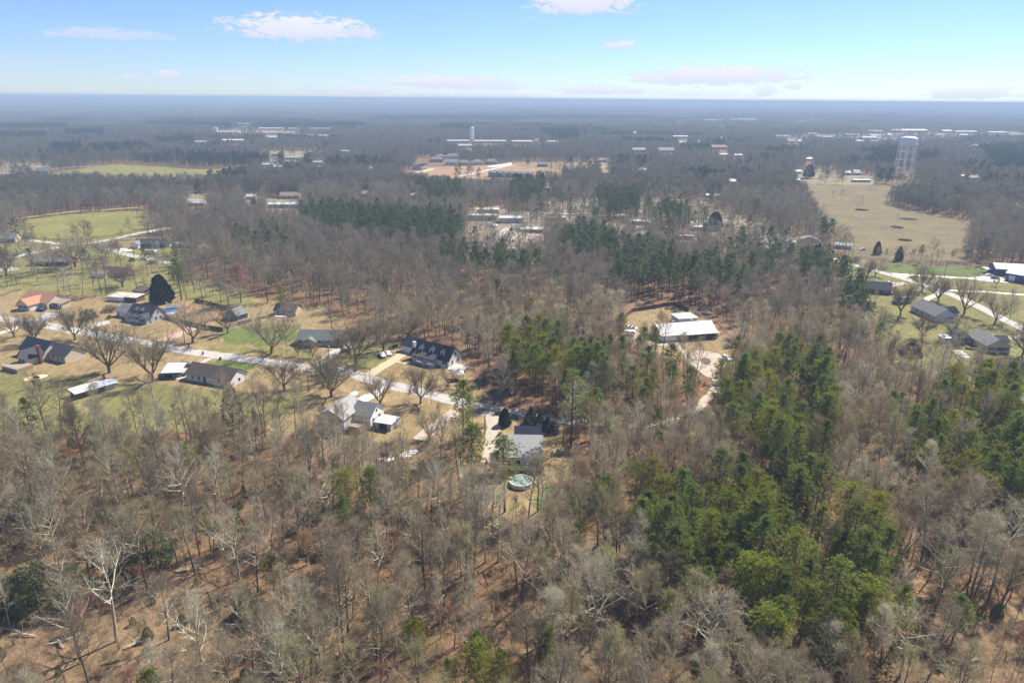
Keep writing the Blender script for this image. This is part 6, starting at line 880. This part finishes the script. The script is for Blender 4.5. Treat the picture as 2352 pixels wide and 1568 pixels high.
# ------------------------------------------------------------------ the woods
TAKEN = np.array([(p.x, p.y, q) for (p, q) in KEEP]) if KEEP else np.zeros((0, 3))
def jitter(cell, dmin, dmax, seed, amax=.86):
    r = np.random.RandomState(seed); nx = int(2 * dmax / cell) + 1; ny = int(dmax / cell) + 1
    X, Y = np.meshgrid(np.arange(nx) - nx // 2, np.arange(ny), indexing='ij')
    x = ((X + r.uniform(0, .95, X.shape)) * cell).ravel(); y = ((Y + r.uniform(0, .95, X.shape)) * cell).ravel()
    d = np.hypot(x, y); k = (d >= dmin) & (d < dmax) & (np.abs(x) < (y + 45) * amax) & (y > 40); return x[k], y[k], r
def near_taken(x, y):
    k = np.zeros(x.shape, bool)
    for (tx, ty, q) in TAKEN: k |= (np.abs(x - tx) < q) & (np.abs(y - ty) < q) & (np.hypot(x - tx, y - ty) < q)
    for (pts, wd) in ROADS:
        for a, b in zip(pts[:-1], pts[1:]):
            d = b - a; L = d.length_squared or 1; t = np.clip(((x - a.x) * d.x + (y - a.y) * d.y) / L, 0, 1); k |= np.hypot(x - a.x - d.x * t, y - a.y - d.y * t) < wd
    return k
T_bare, T_pine = [], []      # (x, y, key, height, yaw)
for (cell, d0, d1, seed) in ((4.7, 60, 330, 1), (5.6, 330, 1000, 2), (8.5, 1000, 2700, 3)):
    x, y, r = jitter(cell, d0, d1, seed); code, col = classify(x, y); bad = near_taken(x, y) if d0 < 900 else np.zeros(x.shape, bool)
    clump = sines(x, y, 45, 51); q = r.uniform(0, 1, x.shape); q2 = r.uniform(0, 1, x.shape); hh = r.uniform(.64, 1.2, x.shape); yaw = r.uniform(0, 6.283, x.shape); ii = r.randint(0, 1000, x.shape); hz = height(x, y)
    stand = sines(x, y, 38, 52)
    for i in range(len(x)):
        if bad[i]: continue
        c = code[i]; d = math.hypot(x[i], y[i])
        pb, pp = ((.92, .035), (.07, .85 if d > 330 else .66), (.46, .28), (.13, .012), (0, 0), (.60, .06), (.17, .05))[c]
        if c == 0 and d < 400: pb = .66 if clump[i] > -.3 else .48
        if c == 0 and d > 900: pp = .05 + (.10 if clump[i] > .6 else 0)
        if c == 5: hh[i] *= .5
        if q[i] < pb:
            if d < 330:
                s = stand[i] + q2[i] * 1.2 - .6; k = 'bare%d' % ((1, 2, 7, 1, 0, 3, 5, 0, 3, 6, 4)[int(min(10, max(0, (s + 1.1) * 5)))])
                if q2[i] < .10: k = 'white%d' % (ii[i] % 2)
                h = 17.5 * hh[i]
            elif d < 800: k = 'mid%d' % (ii[i] % 3); h = 16.5 * hh[i]
            else: k = 'far%d' % (ii[i] % 4); h = 15 * hh[i]
            T_bare.append((x[i], y[i], k, h, yaw[i], hz[i], c))
        elif q[i] < pb + pp:
            if d < 330: k = ('pine%d' % (ii[i] % 6)) if q2[i] > .16 else 'youngpine0'; h = 18.5 * hh[i]
            elif d < 800: k = 'midpine%d' % (ii[i] % 3); h = 19 * hh[i]
            else: k = 'farpine%d' % (ii[i] % 2); h = 18 * hh[i]
            if c == 0: h *= .8
            T_pine.append((x[i], y[i], k, h, yaw[i], hz[i], c))
def shown(t):
    x, y, h = np.array([a[0] for a in t]), np.array([a[1] for a in t]), np.array([a[3] for a in t])
    u, v = proj(x, y, 0 * x); u2, v2 = proj(x, y, h); vis = (u > -60) & (u < 2412) & (v2 < 1560) & (v > 0); return np.where(vis, v - v2, -1), u, v
def stand_name(u, v):
    for nm, x0, x1, y0, y1 in STANDS:
        if x0 <= u < x1 and y0 <= v < y1: return nm, (x0, x1, y0, y1)
    return 'of the woods beyond the yards', (0, 2352, 400, 850)
STANDS = [('of the open slope at the lower left corner', -99, 620, 1380, 3000), ('of the lower left woods', -99, 480, 0, 1380),
          ('of the slope below the pale grey house', 480, 900, 0, 1300), ('of the woods left of the round pool', 900, 1130, 0, 1300), ('of the bottom-edge woods, centre left', 620, 1200, 1300, 3000),
          ('of the grove below the pool yard', 1130, 1420, 1180, 1420), ('of the bottom-edge woods, centre right', 1200, 1760, 1420, 3000), ('of the left flank of the pine stand', 1200, 1560, 1180, 1420),
          ('of the big pine stand', 1560, 2060, 1180, 1480), ('of the bottom-edge woods, far right', 1760, 2500, 1480, 3000), ('of the right-edge woods', 2060, 2500, 1180, 1480),
          ('of the wooded hollow at the right', 1840, 2500, 850, 1180), ('of the woods round the gravel lane', 1130, 1840, 850, 1180), ('of the woods behind the white-roofed house', 1300, 2000, 500, 850), ('of the woods behind the three-dormer house', 800, 1300, 500, 850)]
LOOK = {'bare0': 'grey-twigged leafless tree', 'bare1': 'brown-twigged leafless tree', 'bare2': 'dark leafless tree', 'bare3': 'narrow grey leafless tree', 'bare4': 'pale-limbed leafless tree', 'bare5': 'olive-tinged leafless tree', 'bare6': 'light-limbed grey leafless tree', 'bare7': 'dark-twigged leafless tree',
        'white0': 'broad whitish leafless tree', 'white1': 'tall whitish leafless tree', 'pine0': 'tall green pine', 'pine1': 'slim tall green pine', 'pine2': 'deep-crowned green pine', 'pine3': 'yellow-green flat-topped pine', 'pine4': 'narrow green pine', 'pine5': 'low-branched green pine', 'youngpine0': 'bright yellow-green pine'}
def pts_object(name, items, protos, label, kind='stuff'):
    """one object that stands a copy of a grown model on each of its points (geometry nodes)"""
    keys = sorted(set(a[2] for a in items)); col = bpy.data.collections.new(name + '_models'); idx = {k: i for i, k in enumerate(keys)}
    for i, k in enumerate(keys):
        mesh_ = protos(k); o = bpy.data.objects.new('%s_model_%03d' % (name, i), mesh_); col.objects.link(o)
    me = bpy.data.meshes.new(name); me.from_pydata([(a[0], a[1], a[5] - .05) for a in items], [], [])
    n = len(items)
    def attr(nm, tp, vals): t = me.attributes.new(nm, tp, 'POINT'); t.data.foreach_set('value', vals)
    attr('model', 'INT', [idx[a[2]] for a in items]); attr('size', 'FLOAT', [a[3] for a in items]); attr('yaw', 'FLOAT', [a[4] for a in items])
    o = link(name, me); ng = bpy.data.node_groups.new(name, 'GeometryNodeTree'); ng.interface.new_socket('Geometry', in_out='INPUT', socket_type='NodeSocketGeometry'); ng.interface.new_socket('Geometry', in_out='OUTPUT', socket_type='NodeSocketGeometry')
    N, L = ng.nodes, ng.links; gi = N.new('NodeGroupInput'); go = N.new('NodeGroupOutput'); ip = N.new('GeometryNodeInstanceOnPoints'); ci = N.new('GeometryNodeCollectionInfo')
    ci.inputs['Collection'].default_value = col; ci.inputs['Separate Children'].default_value = True; ci.inputs['Reset Children'].default_value = True
    def na(nm, tp): q = N.new('GeometryNodeInputNamedAttribute'); q.data_type = tp; q.inputs['Name'].default_value = nm; return q.outputs['Attribute']
    ip.inputs['Pick Instance'].default_value = True; L.new(gi.outputs[0], ip.inputs['Points']); L.new(ci.outputs[0], ip.inputs['Instance']); L.new(na('model', 'INT'), ip.inputs['Instance Index'])
    cx = N.new('ShaderNodeCombineXYZ'); L.new(na('yaw', 'FLOAT'), cx.inputs[2]); er = N.new('FunctionNodeEulerToRotation'); L.new(cx.outputs[0], er.inputs[0]); L.new(er.outputs[0], ip.inputs['Rotation']); L.new(na('size', 'FLOAT'), ip.inputs['Scale'])
    L.new(ip.outputs[0], go.inputs[0]); md = o.modifiers.new('trees', 'NODES'); md.node_group = ng; return tag(o, label, kind=kind)
JOINED = {}
def joined(k):
    if k not in JOINED:
        T, K, tm, cm = PROTO[k][2:]; b = MB(); b.add(T.v, T.f, 0); o = len(b.v); b.v += K.v; b.f += [tuple(o + i for i in f) for f in K.f]; b.m += [1 + m for m in K.m]; JOINED[k] = b.mesh('woodland_tree', [tm] + list(cm))
    return JOINED[k]
rest_b, rest_p = [], []
for (lst, name, cat, cap, rest, grp) in ((T_bare, 'bare_tree', 'tree', 298 - N_BARE[0], rest_b, 'leafless trees of the woods'), (T_pine, 'pine_tree', 'pine tree', 298 - N_PINE[0], rest_p, 'pines of the woods')):
    sz, u, v = shown(lst); order = np.argsort(-sz); top = [i for i in order[:cap].tolist() if sz[i] > 0]; chosen = set(top)
    rest += [a for i, a in enumerate(lst) if i not in chosen]; named = {}
    for i in top:
        st, bx = stand_name(u[i], v[i]); a = lst[i]
        cell = ('left', 'middle', 'right')[int(min(2, max(0, (u[i] - max(bx[0], 0)) / (min(bx[1], 2352) - max(bx[0], 0)) * 3)))]; row = ('rear', 'centre', 'front')[int(min(2, max(0, (v[i] - bx[2]) / (min(bx[3], 1690) - bx[2]) * 3)))]
        named.setdefault((LOOK.get(a[2], 'tree'), st, row, cell), []).append(i)
    ORD = ('leftmost', 'second', 'third', 'fourth', 'fifth', 'sixth', 'seventh', 'eighth', 'ninth', 'tenth')
    for (look, st, row, cell), ids in named.items():
        ids.sort(key=lambda i: u[i])
        for n_, i in enumerate(ids):
            a = lst[i]; pre = '' if len(ids) == 1 else (ORD[min(n_, 9)] + (' ' if n_ == 0 else ' ' ))
            plant(a[2], name, (a[0], a[1], 0), a[3], a[4], '%s%s, %s %s %s' % (pre, look, row, cell, st), cat, '%s %s' % (grp, st), 1.08 if name == 'pine_tree' else 1.0)
def scaled(items): return [(a[0], a[1], a[2], a[3] / PH[a[2].rstrip('0123456789')], a[4], a[5]) for a in items]
pts_object('bare_woodland', scaled(rest_b), joined, 'leafless grey-brown woodland filling the ground between and behind the yards')
pts_object('pine_woodland', scaled(rest_p), joined, 'dark green pines scattered in stands through the leafless woods')
# undergrowth on the woodland floor
x, y, r = jitter(3.0, 70, 260, 9); code, _ = classify(x, y); bad = near_taken(x, y); und = []
for i in range(len(x)):
    if bad[i] or code[i] == 4 or r.random_sample() > .85: continue
    s = r.uniform(.5, 1.3); kk = r.choice(['brush0', 'brush1', 'red1', 'sapling0', 'holly0'], p=[.38, .29, .05, .22, .06]); und.append((x[i], y[i], kk, s * (.45 if kk == 'holly0' else .8 if kk == 'sapling0' else .5 if kk == 'red1' else 1), r.uniform(0, 6.28), 0))
pts_object('undergrowth', und, joined, 'leafless brush and saplings on the leaf-covered woodland floor')
# far woods: tufted crowns in patches
def far_patch(seed, pine):
    r = random.Random(seed); b = MB(); S = 84.0
    for k in range(64):
        x, y = r.uniform(-S/2, S/2), r.uniform(-S/2, S/2); h = r.uniform(10, 18); R = r.uniform(4.0, 6.5) * (.8 if pine else 1)
        for j in range(34):
            d = rvec(r); p = Vector((x + d.x * R, y + d.y * R, h - R * .9 + d.z * R * .9)); blade(b, p, rvec(r), r.uniform(2, 3.6), 1.6, r, 0)
    return b.mesh('wood_patch', M_NEEDLEF if pine else F1)
FP = {}
def fp(k):
    if k not in FP: FP[k] = far_patch(int(k[-1]) + 300, k.startswith('p'))
    return FP[k]
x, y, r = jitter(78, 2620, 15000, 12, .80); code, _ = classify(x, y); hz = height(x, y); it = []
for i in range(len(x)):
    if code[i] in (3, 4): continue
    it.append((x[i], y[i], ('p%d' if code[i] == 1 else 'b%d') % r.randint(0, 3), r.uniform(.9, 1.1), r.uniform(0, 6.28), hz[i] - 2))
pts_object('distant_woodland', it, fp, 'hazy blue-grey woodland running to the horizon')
# ------------------------------------------------------------------ the air between: pale even haze
hb = MB(); hb.box(-30000, 30000, -400, 29000, -80, 106)
hm = bpy.data.materials.new('haze'); hm.use_nodes = True; hn = hm.node_tree.nodes; hn.remove(hn['Principled BSDF'])
pv = hn.new('ShaderNodeVolumePrincipled'); pv.inputs['Color'].default_value = (.50, .645, .84, 1); pv.inputs['Density'].default_value = HAZE; pv.inputs['Anisotropy'].default_value = 0.0
hm.node_tree.links.new(pv.outputs[0], hn['Material Output'].inputs['Volume'])
tag(hb.build('haze', hm), kind='stuff')
